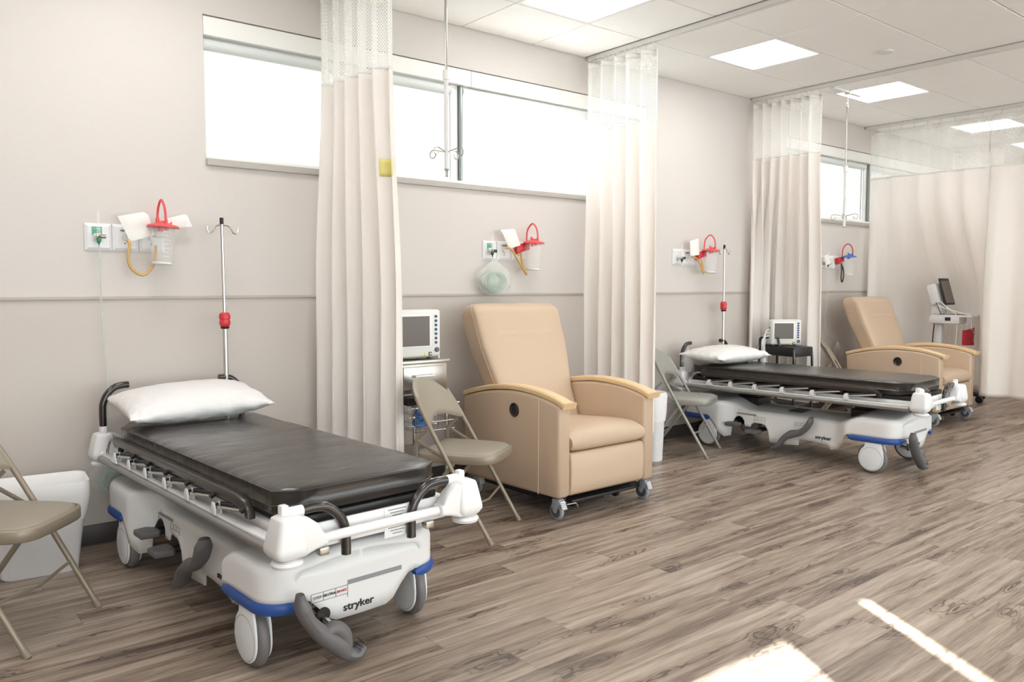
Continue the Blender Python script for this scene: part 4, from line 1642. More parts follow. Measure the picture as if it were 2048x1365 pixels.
    # castors with brake tabs
    for x in (-0.352, 0.352):
        for y in (0.055, 0.80):
            m = MB()
            zc = 0.050
            for s in (-1, 1):
                m.prism([(y + 0.020, 0.118), (y - 0.030, 0.122), (y - 0.048, 0.098), (y - 0.028, 0.078), (y - 0.006, 0.040), (y + 0.010, 0.042), (y + 0.024, 0.078)], 'x', x + s * 0.0165 - 0.003, x + s * 0.0165 + 0.003, bev=0.001)
            m.box((x, y - 0.005, 0.112), (0.038, 0.055, 0.020), 0.006)
            cs = m.build('castor', 'caster_grey', t)
            m = MB()
            m.lathe([(0.014, -0.012), (0.040, -0.012), (0.046, -0.011), (0.050, -0.006), (0.050, 0.006), (0.046, 0.011), (0.040, 0.012), (0.014, 0.012)], (x, y, zc), 32, axis='x')
            w_ = m.build('wheel', 'caster_grey', cs)
            m = MB()
            for s in (-1, 1):
                m.lathe([(0.014, 0.0), (0.036, 0.0), (0.036, s * 0.0015), (0.014, s * 0.0015)], (x + s * 0.0125, y, zc), 24, axis='x')
            m.build('wheel_disc', 'caster_dark', w_)
            m = MB()
            m.box((x, y - 0.052, 0.090), (0.036, 0.009, 0.048), 0.003, rot=(R(-24), 0, 0))
            bt = m.build('brake_tab', 'white_plastic', cs)
            m = MB()
            for q in range(4):
                m.box((x, y - 0.0585 - q * 0.004 + 0.004, 0.106 - q * 0.0105), (0.037, 0.004, 0.003), rot=(R(-24), 0, 0))
            m.build('tab_ridges', 'caster_grey', bt)
    return t


r1 = make_recliner('near tan vinyl recliner with maple armrests, beside the folding chair and steel cart', (3.283, 3.160, 0), R(0), 'tan recliners on castors')
r2 = copy_tree(r1)
r2.location = (7.965, 3.150, 0)
r2.rotation_euler = (0, 0, R(0))
r2['label'] = 'far tan vinyl recliner with maple armrests, in front of the spread curtain'


# =================================================================== FOLDING CHAIRS
def make_folding_chair(label, loc, rz, metal, pad, group):
    t = thing('folding_chair', label, 'chair', loc, rz, group)
    W = 0.222
    r = 0.0115
    # front tubes: foot at the front, rising to the back rest, joined over the top as one bow
    def front(zf):
        """position along the slanted front tube at height z"""
        return -0.235 + (zf / 0.78) * 0.455
    for s in (-1, 1):
        m = MB()
        m.tube([(s * W, front(0.012), 0.012), (s * W, front(0.40), 0.40), (s * 0.216, front(0.60), 0.60), (s * 0.206, front(0.67), 0.67), (s * 0.196, front(0.72), 0.72)], r, 12, k=5)
        leg = m.build('front_leg', metal, t)
        MB().cyl((s * W, front(0.0), 0.0), (s * W, front(0.03), 0.03), 0.0135, n=14).build('leg_cap', 'chair_foot', leg)
        m = MB()
        m.tube([(s * 0.200, 0.265, 0.010), (s * 0.200, 0.10, 0.235), (s * 0.200, -0.02, 0.395)], r, 12)
        leg = m.build('rear_leg', metal, t)
        MB().cyl((s * 0.200, 0.270, 0.0), (s * 0.200, 0.250, 0.03), 0.0135, n=14).build('leg_cap', 'chair_foot', leg)
        m = MB()
        m.tube([(s * 0.207, 0.175, 0.500), (s * 0.207, 0.02, 0.415)], 0.010, 6, rb=0.003, side=(0, 0, 1))
        m.tube([(s * 0.207, 0.125, 0.56), (s * 0.205, 0.185, 0.500), (s * 0.203, 0.185, 0.40)], 0.010, 6, rb=0.003, side=(0, 1, 0))
        for yy, zz in ((0.175, 0.498), (0.025, 0.418), (0.095, 0.455)):
            m.cyl((s * 0.200, yy, zz), (s * 0.218, yy, zz), 0.006, n=8)
        m.build('fold_link', metal, t)
    MB().tube([(-W, front(0.19), 0.19), (0, front(0.17), 0.17), (W, front(0.19), 0.19)], 0.0065, 8).build('front_stretcher', metal, t)
    MB().tube([(-0.200, 0.17, 0.142), (0.200, 0.17, 0.142)], 0.0065, 8).build('rear_stretcher', metal, t)
    # seat: rounded trapezoid pan with an inset pad
    def seat_outline(k, grow=0.0):
        base = [(-0.195, 0.185), (-0.205, -0.05), (-0.190, -0.17), (-0.155, -0.215), (-0.09, -0.232), (0.09, -0.232), (0.155, -0.215), (0.190, -0.17), (0.205, -0.05), (0.195, 0.185), (0.10, 0.195), (-0.10, 0.195)]
        pts = catmull([(x, y, 0) for x, y in base], k, closed=True)
        return [Vector((p.x * (1 - grow / 0.2), p.y * (1 - grow / 0.2), 0)) for p in pts]
    o0 = seat_outline(5)
    m = MB()
    lv = [(0.004, 0.392), (0.0, 0.397), (0.0, 0.432), (0.003, 0.438), (0.010, 0.440), (0.012, 0.436)]
    rings = [[Vector((p.x * (1 - g / 0.2), p.y * (1 - g / 0.2), z)) for p in o0] for g, z in lv]
    m.grid(lambda i, j: rings[i][j], len(rings), len(o0), wrap=True, capa=True, capb=True)
    m.build('seat_pan', metal, t, angle=50)
    m = MB()
    lv = [(0.013, 0.434), (0.014, 0.440), (0.022, 0.446), (0.05, 0.450), (0.10, 0.452), (0.17, 0.452)]
    rings = [[Vector((p.x * (1 - g / 0.2), p.y * (1 - g / 0.2), z)) for p in o0] for g, z in lv]
    m.grid(lambda i, j: rings[i][j], len(rings), len(o0), wrap=True, capa=True, capb=True)
    m.build('seat_pad', pad, t, angle=60)
    # curved padded back rest with a hollowed lower edge
    nx, nz = 28, 14
    def bk(i, j, side):
        u = -1 + 2 * i / (nx - 1)
        v = j / (nz - 1)
        x = u * 0.226
        ztop = 0.803 - 0.105 * abs(u) ** 2.8 - 0.02 * abs(u) ** 14
        zbot = 0.560 + 0.050 * max(0.0, math.cos(u * PI / 2)) ** 1.2
        z = zbot + (ztop - zbot) * v
        rx = 1 - 0.10 * smooth(0.5, 1, v) * 0
        y = front(z) + 0.034 * (1 - u * u)
        e = (max(0, 1 - abs(u) ** 10) * max(0, 1 - abs(2 * v - 1) ** 8)) ** 0.5
        return Vector((x * (1 - 0.09 * smooth(0.35, 1.0, v)), y + (-0.016 if side < 0 else 0.014) * e, z))
    m = MB()
    m.grid(lambda i, j: bk(i, j, -1), nx, nz)
    m.grid(lambda i, j: bk(i, j, 1), nx, nz)
    m.build('backrest', pad, t, angle=70)
    return t


f1 = make_folding_chair('tan padded folding chair between the near stretcher and the near recliner', (2.445, 3.415, 0), R(32.3), 'chair_metal', 'chair_pad', 'padded folding chairs')
f0 = copy_tree(f1)
f0.location = (0.359, 3.482, 0)
f0.rotation_euler = (0, 0, R(48.5))
f0['label'] = 'tan padded folding chair cut off by the left edge, before the white bin'
f3 = copy_tree(f1)
f3.location = (7.20, 3.84, 0)
f3.rotation_euler = (0, 0, R(28))
f3['label'] = 'tan folding chair seen edge-on, behind the far recliner'
f2 = make_folding_chair('grey padded folding chair between the near recliner and the far stretcher', (4.944, 3.949, 0), R(24.7), 'chair_metal_grey', 'chair_pad_grey', 'padded folding chairs')


# =================================================================== BINS
def make_bin(label, loc, rz, h, w0, d0, w1, d1):
    t = thing('waste_bin', label, 'waste bin', loc, rz, 'white bins lined with plastic bags')
    def ring(w, d, z, r=0.045, wob=0.0, seed=0):
        out = []
        for cxs, cys, a0 in ((1, 1, 0), (-1, 1, 90), (-1, -1, 180), (1, -1, 270)):
            for q in range(7):
                a = R(a0 + 90 * q / 6)
                p = Vector((cxs * (w / 2 - r) + r * math.cos(a), cys * (d / 2 - r) + r * math.sin(a), z))
                if wob:
                    k = noise.noise(Vector((p.x * 14, p.y * 14, z * 9 + seed)))
                    p += Vector((p.x, p.y, 0)).normalized() * wob * k + Vector((0, 0, wob * 0.6 * noise.noise(Vector((p.x * 9, p.y * 9, seed + 3)))))
                out.append(p)
        return out
    m = MB()
    rs = [ring(w0 - 0.012, d0 - 0.012, 0.0), ring(w0, d0, 0.008), ring(w0 + (w1 - w0) * 0.97, d0 + (d1 - d0) * 0.97, h - 0.03), ring(w1 + 0.006, d1 + 0.006, h - 0.026), ring(w1 + 0.010, d1 + 0.010, h - 0.004), ring(w1 + 0.004, d1 + 0.004, h), ring(w1 - 0.006, d1 - 0.006, h - 0.004), ring(w0 - 0.02, d0 - 0.02, 0.02)]
    m.grid(lambda i, j: rs[i][j], len(rs), 28, wrap=True, capa=True, capb=True)
    m.build('bin_body', 'white_plastic', t)
    m = MB()
    zl = h * 0.60
    rs = [ring(w0 + (w1 - w0) * 0.6 + 0.012, d0 + (d1 - d0) * 0.6 + 0.012, zl, wob=0.006, seed=1), ring(w0 + (w1 - w0) * 0.75 + 0.020, d0 + (d1 - d0) * 0.75 + 0.020, h * 0.72, wob=0.005, seed=2),
          ring(w1 + 0.014, d1 + 0.014, h * 0.85, wob=0.005, seed=3), ring(w1 + 0.020, d1 + 0.020, h - 0.01, wob=0.005, seed=4), ring(w1 + 0.012, d1 + 0.012, h + 0.012, wob=0.008, seed=5), ring(w1 - 0.012, d1 - 0.012, h + 0.008, wob=0.006, seed=6), ring(w1 - 0.04, d1 - 0.04, h - 0.10, wob=0.01, seed=7)]
    m.grid(lambda i, j: rs[i][j], len(rs), 28, wrap=True)
    m.build('bin_liner', 'liner', t, angle=80, fix=False)
    return t


make_bin('white waste bin with bag liner by the wall, behind the leftmost folding chair', (0.565, 4.115, 0), R(-6), 0.405, 0.305, 0.19, 0.40, 0.25)
make_bin('white lined waste bin half hidden between the near recliner and grey folding chair', (4.490, 3.93, 0), R(90), 0.505, 0.24, 0.12, 0.27, 0.14)


# =================================================================== WALL GAS PANELS AND WHAT HANGS ON THEM
def P3(x, z, y=4.30):
    return Vector((x, y, z))


def gas_panel(label, x0, widths, green=True):
    t = thing('gas_outlet_panel', label, 'wall outlet panel', (x0, WALL_Y, 1.538), 0, 'white gas outlet panels on the wall')
    x = 0
    for i, w_ in enumerate(widths):
        m = MB()
        cx = x + w_ / 2
        rings = []
        for hx, hz, y in ((w_ / 2, 0.0675, 0.0), (w_ / 2, 0.0675, -0.006), (w_ / 2 - 0.014, 0.052, -0.014), (0.0, 0.0, -0.014)):
            rings.append([Vector((cx + a * hx, y, b2 * hz)) for a, b2 in ((-1, -1), (1, -1), (1, 1), (-1, 1))])
        m.grid(lambda a, b2: rings[a][b2], 4, 4, wrap=True)
        p = m.build('face_plate', 'white_plastic', t, angle=20)
        if i == 0 and green:
            MB().box((cx - 0.006, -0.0146, 0.030), (0.046, 0.0012, 0.040)).build('green_label', 'green_label', p)
            MB().box((cx - 0.006, -0.018, 0.0), (0.034, 0.010, 0.034), 0.003).build('outlet_socket', 'offwhite_plastic', p)
            text_mesh('outlet_text', 'OXYGEN', 0.009, 'paper', p, (cx - 0.006, -0.0154, 0.040), (PI / 2, 0, 0))
        else:
            m = MB()
            m.lathe([(0.0, -0.012), (0.016, -0.012), (0.018, -0.006), (0.018, 0.0)], (cx, -0.0135, 0.004), 24, axis='y')
            m.build('outlet_socket', 'offwhite_plastic', p)
            if i == 1:
                text_mesh('outlet_text', 'VACUUM', 0.010, 'ink', p, (cx - 0.004, -0.0150, 0.036), (PI / 2, 0, 0), bold=0.0004)
        MB().cyl((cx - 0.004, -0.0140, -0.028), (cx - 0.004, -0.0156, -0.028), 0.003, n=10).build('plate_screw', 'ink', p)
        x += w_ + 0.003
    return t


gas_panel('white gas outlet panel with green oxygen label above the near stretcher', 0.847, [0.122, 0.122, 0.122])
gas_panel('white gas outlet panel with green label above the near recliner', 3.284, [0.122, 0.122, 0.130])
gas_panel('white gas outlet panel above the head of the far stretcher', 5.275, [0.122, 0.122, 0.130], green=False)
gas_panel('white gas outlet panel just beyond the third curtain, above the far chairs', 7.600, [0.122, 0.122, 0.130], green=False)


def flowmeter(label, x, z, dark=False):
    y = WALL_Y - 0.062
    t = thing('oxygen_flowmeter', label, 'flowmeter', (x, y, z), 0, 'oxygen flowmeters')
    MB().lathe([(0.009, 0.0), (0.009, 0.112), (0.006, 0.120), (0.0, 0.121)], (0, 0, 0.010), 16).build('flow_tube', 'clear_plastic', t)
    m = MB()
    m.lathe([(0.0, -0.006), (0.012, -0.004), (0.015, 0.004), (0.012, 0.012), (0.0, 0.014)], (0, 0, 0), 20)
    m.cyl((0, 0.0, 0.0), (0, 0.044, 0.0), 0.009, n=14)
    m.build('valve_body', 'chrome', t)
    m = MB()
    m.cyl((0.012, -0.004, 0.003), (0.030, -0.010, 0.003), 0.011, n=14)
    m.build('valve_knob', 'dark_green' if dark else 'chrome', t)
    m = MB()
    m.lathe([(0.0, -0.040), (0.003, -0.040), (0.004, -0.028), (0.005, -0.026), (0.010, -0.022), (0.012, -0.010), (0.011, -0.006), (0.0, -0.005)], (0, 0, 0), 14)
    m.build('green_nozzle', 'dark_green' if dark else 'green_plastic', t)
    return t


flowmeter('clear flowmeter with green nozzle on the leftmost wall panel', 0.900, 1.535)
flowmeter('small dark green flowmeter on the panel above the near recliner', 3.325, 1.530, True)
flowmeter('small flowmeter on the panel above the far stretcher', 5.330, 1.525, True)
flowmeter('small flowmeter on the farthest wall panel, next to the third curtain', 7.655, 1.520, True)


def packet(label, corners, y=WALL_Y - 0.045, fold=0.006, seed=1, cat='packet'):
    m = MB()
    c = [Vector((x, 0, z)) for x, z in corners]
    cen = sum(c, Vector()) / 4
    nx, nz = 9, 9
    def fn(side):
        def f(i, j):
            u, v = i / (nx - 1), j / (nz - 1)
            p = (c[0] * (1 - u) + c[1] * u) * (1 - v) + (c[3] * (1 - u) + c[2] * u) * v - cen
            e = 4 * u * (1 - u) * 4 * v * (1 - v)
            p.y = side * 0.004 * min(1, e * 2) + 0.007 * noise.noise(Vector((u * 2.2, v * 2.2, seed))) + 0.012 * (u - 0.5) ** 2
            return p
        return f
    m.grid(fn(-1), nx, nz)
    m.grid(fn(1), nx, nz)
    o = m.build('paper_packet', 'paper', angle=60)
    o.location = (cen.x, y, cen.z)
    return tag(o, label, cat, 'white paper packets tucked behind the suction jars')


packet('square white packet tucked left of the red-lidded jar, leftmost wall panel', [(0.985, 1.640), (1.122, 1.672), (1.158, 1.556), (1.038, 1.516)], WALL_Y - 0.075)
packet('slim white packet sticking out right of the leftmost suction jar', [(1.190, 1.632), (1.322, 1.674), (1.350, 1.607), (1.215, 1.590)], WALL_Y - 0.052, seed=4)
packet('white packet on the panel above the near recliner', [(3.385, 1.678), (3.515, 1.690), (3.562, 1.578), (3.465, 1.552)], WALL_Y - 0.078, seed=6)
packet('white packet on the panel above the far stretcher', [(5.415, 1.672), (5.530, 1.700), (5.545, 1.560), (5.425, 1.545)], WALL_Y - 0.078, seed=8)
packet('crumpled white packet on the farthest wall panel, by the curtain edge', [(7.52, 1.60), (7.60, 1.615), (7.66, 1.52), (7.56, 1.50)], WALL_Y - 0.095, seed=9)
packet('small pale packet lying on the farthest wall panel beside the red clip', [(7.66, 1.600), (7.80, 1.605), (7.80, 1.57), (7.66, 1.57)], WALL_Y - 0.04, seed=12)


def suction_jar(label, x, red=True, tube='amber_tube', tube_pts=None, holder=True, tilt=3.0, arc=0.13):
    y = WALL_Y - 0.118
    t = thing('suction_jar', label, 'suction jar', (x, y, 1.600), 0, 'clear suction jars with coloured lids')
    lid = 'red_soft' if red else 'blue_lid'
    T = Matrix.Rotation(R(tilt), 4, 'Y')
    m = MB()
    m.lathe([(0.056, -0.004), (0.058, -0.008), (0.060, -0.05), (0.047, -0.185), (0.046, -0.190)], (0, 0, 0), 40, T=T)
    cup = m.build('jar_cup', 'clear_plastic', t, fix=False)
    m = MB()
    m.lathe([(0.0, -0.182), (0.045, -0.182), (0.047, -0.192), (0.044, -0.196), (0.0, -0.195)], (0, 0, 0), 36, T=T)
    m.build('jar_base', 'offwhite_plastic', cup)
    for q in range(7):
        m = MB()
        zz = -0.035 - q * 0.020
        rr = 0.0605 - (q * 0.020 + 0.0) * 0.095
        a0 = -100 - 0 * q
        m.tube([(rr * math.cos(R(a)), rr * math.sin(R(a)), zz) for a in range(a0, a0 + (42 if q % 2 == 0 else 30), 6)], 0.0012, 4, T=T)
        m.build('scale_mark', 'paper', cup)
    m = MB()
    m.lathe([(0.0, 0.012), (0.040, 0.012), (0.046, 0.006), (0.066, 0.004), (0.075, -0.002), (0.077, -0.010), (0.070, -0.010), (0.058, -0.006), (0.0, -0.006)], (0, 0, 0), 40, T=T)
    m.cyl((-0.030, -0.01, 0.008), (-0.030, -0.01, 0.034), 0.009, n=12, T=T)
    m.box((-0.012, -0.02, 0.016), (0.034, 0.02, 0.014), 0.003, T=T)
    m.cyl((0.042, 0.010, 0.004), (0.042, 0.010, 0.022), 0.005, n=10, T=T)
    m.cyl((0.004, -0.038, 0.006), (0.004, -0.038, 0.030), 0.008, n=12, T=T)
    m.cyl((-0.012, 0.0, -0.008), (-0.012, 0.0, -0.030), 0.010, n=12, T=T)
    m.cyl((0.018, 0.0, -0.008), (0.018, 0.0, -0.022), 0.010, n=12, T=T)
    m.build('jar_lid', lid, t)
    m = MB()
    pts = [(0.004, -0.038, 0.026), (0.003, -0.036, 0.07), (0.0, -0.020, arc - 0.022), (-0.002, 0.012, arc), (-0.004, 0.048, arc - 0.024), (-0.006, 0.066, 0.065), (-0.008, 0.070, 0.0 if not holder else -0.045)]
    m.tube(pts, 0.0058, 10, k=6)
    m.build('arched_tube', 'red_soft' if red else 'red_plastic', t)
    if holder:
        m = MB()
        m.prism([(-0.110, -0.022), (-0.040, -0.006), (0.010, 0.0), (0.010, -0.050), (-0.040, -0.060), (-0.100, -0.085)], 'y', 0.052, 0.090, bev=0.006)
        m.build('jar_holder', 'red_plastic', t)
    else:
        MB().box((0.0, 0.075, -0.030), (0.05, 0.075, 0.05), 0.006).build('jar_holder', 'offwhite_plastic', t)
    if tube_pts:
        m = MB()
        m.tube([Vector(p) - Vector((x, y, 1.600)) for p in tube_pts], 0.0072, 10, k=8)
        m.build('suction_hose', tube, t)
    return t


yy = WALL_Y - 0.07
suction_jar('suction jar with red lid and a yellow hose loop on the leftmost wall panel', 1.184, True, 'amber_tube',
            [(1.028, yy, 1.524), (1.034, yy - 0.01, 1.500), (1.022, yy - 0.02, 1.440), (1.036, yy - 0.02, 1.385), (1.082, yy - 0.02, 1.352), (1.122, yy - 0.02, 1.375), (1.150, yy - 0.01, 1.430), (1.160, yy, 1.50)], holder=False)
suction_jar('suction jar with red lid above the near recliner', 3.647, True, 'amber_tube',
            [(3.430, yy, 1.556), (3.470, yy - 0.02, 1.545), (3.530, yy - 0.03, 1.46), (3.590, yy - 0.03, 1.382), (3.598, yy - 0.02, 1.390), (3.585, yy, 1.45), (3.570, yy, 1.53)], tilt=2)
suction_jar('suction jar with red lid above the far stretcher, left of its drip pole', 5.650, True, 'amber_tube',
            [(5.45, yy, 1.54), (5.50, yy - 0.02, 1.52), (5.55, yy - 0.03, 1.44), (5.575, yy - 0.03, 1.40), (5.585, yy - 0.02, 1.43), (5.575, yy, 1.52)], tilt=3)
suction_jar('suction jar with blue lid on the farthest wall panel', 7.960, False, 'dark_tube',
            [(7.900, yy, 1.53), (7.890, yy - 0.01, 1.46), (7.885, yy - 0.01, 1.37), (7.905, yy - 0.01, 1.335), (7.930, yy - 0.01, 1.38), (7.925, yy - 0.01, 1.46), (7.900, yy, 1.52)], tilt=0)

for lab, pts in (('thin clear oxygen tubing hanging from the leftmost flowmeter', [(0.900, 4.309, 1.494), (0.902, 4.31, 1.40), (0.905, 4.33, 1.20), (0.915, 4.335, 1.00), (0.925, 4.335, 0.80), (0.93, 4.335, 0.55), (0.925, 4.33, 0.44)]),
                 ('faint clear tubing hanging from the farthest flowmeter to the floor bag', [(7.655, 4.309, 1.480), (7.655, 4.31, 1.2), (7.66, 4.33, 0.95), (7.72, 4.33, 0.80), (7.90, 4.335, 0.72)])):
    o = MB().tube(pts, 0.0034, 8, k=6).build('oxygen_tubing', 'clear_tube')
    tag(o, lab, 'tubing')


def bag(label, loc, size, seed, mask=True, neck=0.10, group='clear bags with breathing masks'):
    t = thing('clear_plastic_bag', label, 'plastic bag', loc, 0, group)
    sx, sy, sz = size
    m = MB()
    n = 28
    rows = 22
    def f(i, j):
        v = i / (rows - 1)
        a = 2 * PI * j / n
        w_ = 0.10 + 0.90 * math.sin(PI * min(1, max(0, (v * 0.98 + 0.02))) ** 0.75) ** 0.7 if v > 0 else 0.10
        w_ = interp([(0, 0.10), (0.10, 0.14), (0.35, 0.85), (0.55, 1.0), (0.80, 0.85), (0.95, 0.50), (1.0, 0.10)], v)
        k = 1 + 0.28 * noise.noise(Vector((math.cos(a) * 2.4, math.sin(a) * 2.4 + v * 2.5, seed)))
        return Vector((sx / 2 * w_ * math.cos(a) * k, sy / 2 * min(1, w_ + 0.1) * math.sin(a) * k, neck - v * (sz + neck) + 0.01 * noise.noise(Vector((a, v * 5, seed)))))
    m.grid(f, rows, n, wrap=True)
    m.build('bag_film', 'bag_film', t, angle=80, fix=False)
    if mask:
        m = MB()
        m.ball((0.0, 0.01, -sz * 0.50), (sx * 0.17, sy * 0.22, sz * 0.22), 18, fn=lambda d: 1 + 0.25 * noise.noise(d * 2.5 + Vector((seed, 0, 0))))
        m.build('breathing_mask', 'mask_mint', t, angle=80)
        m = MB()
        for q in range(9):
            kx, kz = 0.24 + 0.012 * ((q * 5) % 9), 0.26 + 0.012 * ((q * 7) % 9)
            pts = [(sx * kx * math.cos(a) + 0.006 * math.sin(q * 2.1), -sy * (0.26 - 0.06 * q) + 0.006 * math.sin(2 * a + q), -sz * 0.54 + sz * kz * math.sin(a) + 0.005 * math.cos(q * 1.7)) for a in [2 * PI * i / 14 for i in range(14)]]
            m.tube(pts, 0.0036, 6, closed=True, k=3)
        m.build('mask_tubing', 'mask_mint', t)
    return t


bag('clear bag holding a mint green mask, hanging under the head of the near stretcher', (0.925, 4.275, 0.432), (0.22, 0.11, 0.17), 3, neck=0.05)
bag('clear bag holding a coiled mask, hanging on the wall above the near recliner', (3.335, 4.30, 1.430), (0.30, 0.11, 0.20), 9, neck=0.06)
bag('clear bag with a folded leaflet beside the raised handle of the far stretcher', (5.270, 4.185, 0.740), (0.13, 0.08, 0.16), 14, mask=False, neck=0.05)
bag('clear bag hanging low on the wall behind the far folding chair', (7.93, 4.325, 0.66), (0.20, 0.05, 0.14), 19, mask=False, neck=0.07)
o = MB().box((0, 0, 0), (0.055, 0.004, 0.085), 0.001).build('paper_leaflet', 'paper')
o.location = (7.925, 4.325, 0.665)
o.rotation_euler = (0, R(-35), 0)
tag(o, 'small white printed tag in the low hanging bag', 'leaflet')


# =================================================================== MONITORS AND CARTS
def make_monitor(label, loc, rz, w=0.30, h=0.265, d=0.13, group='patient monitors on carts'):
    t = thing('patient_monitor', label, 'monitor', loc, rz, group)
    m = MB()
    m.box((0, d / 2, h / 2 + 0.012), (w, d, h), 0.016, seg=3)
    m.box((0, d * 0.8, h / 2 + 0.012), (w * 0.8, d * 0.7, h * 0.8), 0.02, seg=2)
    body = m.build('monitor_case', 'offwhite_plastic', t)
    sw, sh = w * 0.63, h * 0.62
    sx = -w * 0.085
    MB().box((sx, -0.0010, h * 0.60), (sw + 0.022, 0.006, sh + 0.022), 0.002).build('screen_bezel', 'window_white', t)
    MB().box((sx, -0.0035, h * 0.60), (sw, 0.003, sh)).build('screen', 'screen', t)
    for q in range(7):
        z = h * (0.90 - q * 0.092)
        m = MB()
        m.lathe([(0.0, -0.003), (0.007, -0.003), (0.0085, -0.001), (0.0085, 0.001)], (w * 0.385, -0.001, z), 16, axis='y', sc=(1.0, 1.15))
        m.build('round_button', 'btn_blue', t)
    m = MB()
    m.lathe([(0.0, -0.010), (0.012, -0.010), (0.0145, -0.006), (0.0145, 0.001)], (w * 0.40, -0.001, h * 0.195), 24, axis='y')
    m.build('control_knob', 'grey_plastic', t)
    m = MB()
    m.box((w * 0.245, -0.001, h * 0.115), (0.022, 0.004, 0.022), 0.004)
    m.build('blue_key', 'btn_blue', t)
    m = MB()
    m.lathe([(0.0, -0.002), (0.006, -0.002), (0.006, 0.0)], (w * 0.245, -0.0035, h * 0.115), 14, axis='y')
    m.build('key_mark', 'btn_yellow', t)
    m = MB()
    m.box((w * 0.145, -0.001, h * 0.105), (0.017, 0.004, 0.020), 0.002)
    m.build('yellow_key', 'btn_yellow', t)
    for s in (-1, 1):
        MB().cyl((s * w * 0.36, d * 0.5, 0.0), (s * w * 0.36, d * 0.5, 0.014), 0.012, n=12).build('case_foot', 'grey_plastic', t)
    m = MB()
    for q in range(2):
        m.cyl((-w / 2 - 0.002, d * 0.45, h * (0.72 - q * 0.14)), (-w / 2 + 0.004, d * 0.45, h * (0.72 - q * 0.14)), 0.011, n=14)
        break
    m.build('side_socket', 'ink', t)
    return t


# stainless cart
CX0, CX1, CY0, CY1, CZ = 2.335, 2.660, 3.870, 4.250, 0.868
t = thing('steel_cart', 'stainless steel drawer cart holding the near monitor, left of the recliner', 'cart', ((CX0 + CX1) / 2, (CY0 + CY1) / 2, 0))
ox, oy = (CX0 + CX1) / 2, (CY0 + CY1) / 2
hw, hd = (CX1 - CX0) / 2, (CY1 - CY0) / 2
MB().box((0, 0, CZ - 0.010), (2 * hw + 0.012, 2 * hd + 0.012, 0.020), 0.003).build('cart_top', 'steel', t)
m = MB()
m.box((0, 0.01, CZ - 0.105), (2 * hw - 0.004, 2 * hd - 0.02, 0.17), 0.002)
m.build('drawer_housing', 'steel', t)
m = MB()
m.box((-0.008, -hd + 0.004, CZ - 0.100), (2 * hw - 0.045, 0.012, 0.130), 0.003)
dr = m.build('drawer', 'steel', t)
m = MB()
m.tube([(-0.085, -hd - 0.002, CZ - 0.088), (-0.085, -hd - 0.026, CZ - 0.088), (0.045, -hd - 0.026, CZ - 0.088), (0.045, -hd - 0.002, CZ - 0.088)], 0.007, 8)
m.build('drawer_handle', 'window_white', dr)
for sx in (-1, 1):
    for sy in (-1, 1):
        MB().cyl((sx * (hw - 0.012), sy * (hd - 0.012), 0.10), (sx * (hw - 0.012), sy * (hd - 0.012), CZ - 0.19), 0.012, n=14).build('cart_post', 'chrome', t)
        m = MB()
        m.lathe([(0.0, -0.011), (0.036, -0.011), (0.040, -0.006), (0.040, 0.006), (0.036, 0.011), (0.0, 0.011)], (sx * (hw - 0.012), sy * (hd - 0.012), 0.040), 20, axis='x')
        m.cyl((sx * (hw - 0.012), sy * (hd - 0.012), 0.05), (sx * (hw - 0.012), sy * (hd - 0.012), 0.105), 0.010, n=10)
        m.build('cart_castor', 'caster_dark', t)
m = MB()
m.tube([(hw - 0.004, -hd + 0.10, CZ), (hw - 0.004, -hd + 0.10, CZ + 0.055), (hw - 0.004, hd - 0.02, CZ + 0.055), (hw - 0.004, hd - 0.02, CZ)], 0.005, 8)
m.build('guard_rail', 'chrome', t)
MB().box((0, 0, 0.30), (2 * hw - 0.03, 2 * hd - 0.03, 0.014), 0.003).build('lower_shelf', 'steel', t)

make_monitor('beige patient monitor with blue buttons on the stainless cart', (2.485, 3.915, CZ), R(0), w=0.300, h=0.278)

# wire basket on the lower shelf and what is in it
bt = thing('wire_basket', 'wire basket hanging low on the front of the steel cart', 'basket', (ox, CY0 - 0.02, 0.475))
m = MB()
bw, bd, bh = 0.26, 0.20, 0.15
for z in (0.0, 0.05, 0.10, bh):
    e = 0.0 + 0.02 * z / bh
    m.tube([(-bw / 2 - e, -bd / 2 - e + 0.02, z), (bw / 2 + e, -bd / 2 - e + 0.02, z), (bw / 2 + e, bd / 2 + e, z), (-bw / 2 - e, bd / 2 + e, z)], 0.002 if z < bh else 0.0035, 6, closed=True)
for i in range(10):
    x = -bw / 2 + bw * i / 9
    m.tube([(x * 1.07, -bd / 2, bh), (x, -bd / 2 + 0.02, 0), (x, bd / 2, 0), (x * 1.07, bd / 2 + 0.01, bh)], 0.0014, 5)
for i in range(6):
    y = -bd / 2 + 0.02 + (bd - 0.02) * i / 5
    m.tube([(-bw / 2 * 1.07, y, bh), (-bw / 2, y, 0), (bw / 2, y, 0), (bw / 2 * 1.07, y, bh)], 0.0014, 5)
m.build('basket_wires', 'chrome', bt)
for k, (x, y, z, rz) in enumerate(((2.452, 3.85, 0.508, 8), (2.462, 3.845, 0.560, -6))):
    m = MB()
    for ii in range(2):
        m.tube([(0.045 * math.cos(a) * (1 - 0.15 * ii), 0.03 * math.sin(a), 0.012 * ii + 0.004 * math.sin(3 * a)) for a in [2 * PI * i / 14 for i in range(14)]], 0.012, 8, closed=True, k=2)
    o = m.build('coiled_blue_hose', 'blue_item')
    o.location = (x, y, z)
    o.rotation_euler = (R(12), 0, R(rz))
    tag(o, ['lower coil of blue tubing in the wire basket', 'upper coil of blue tubing in the wire basket'][k], 'tubing coil', 'blue coils in the wire basket')
m = MB()
m.box((0, 0, 0), (0.10, 0.09, 0.05), 0.012)
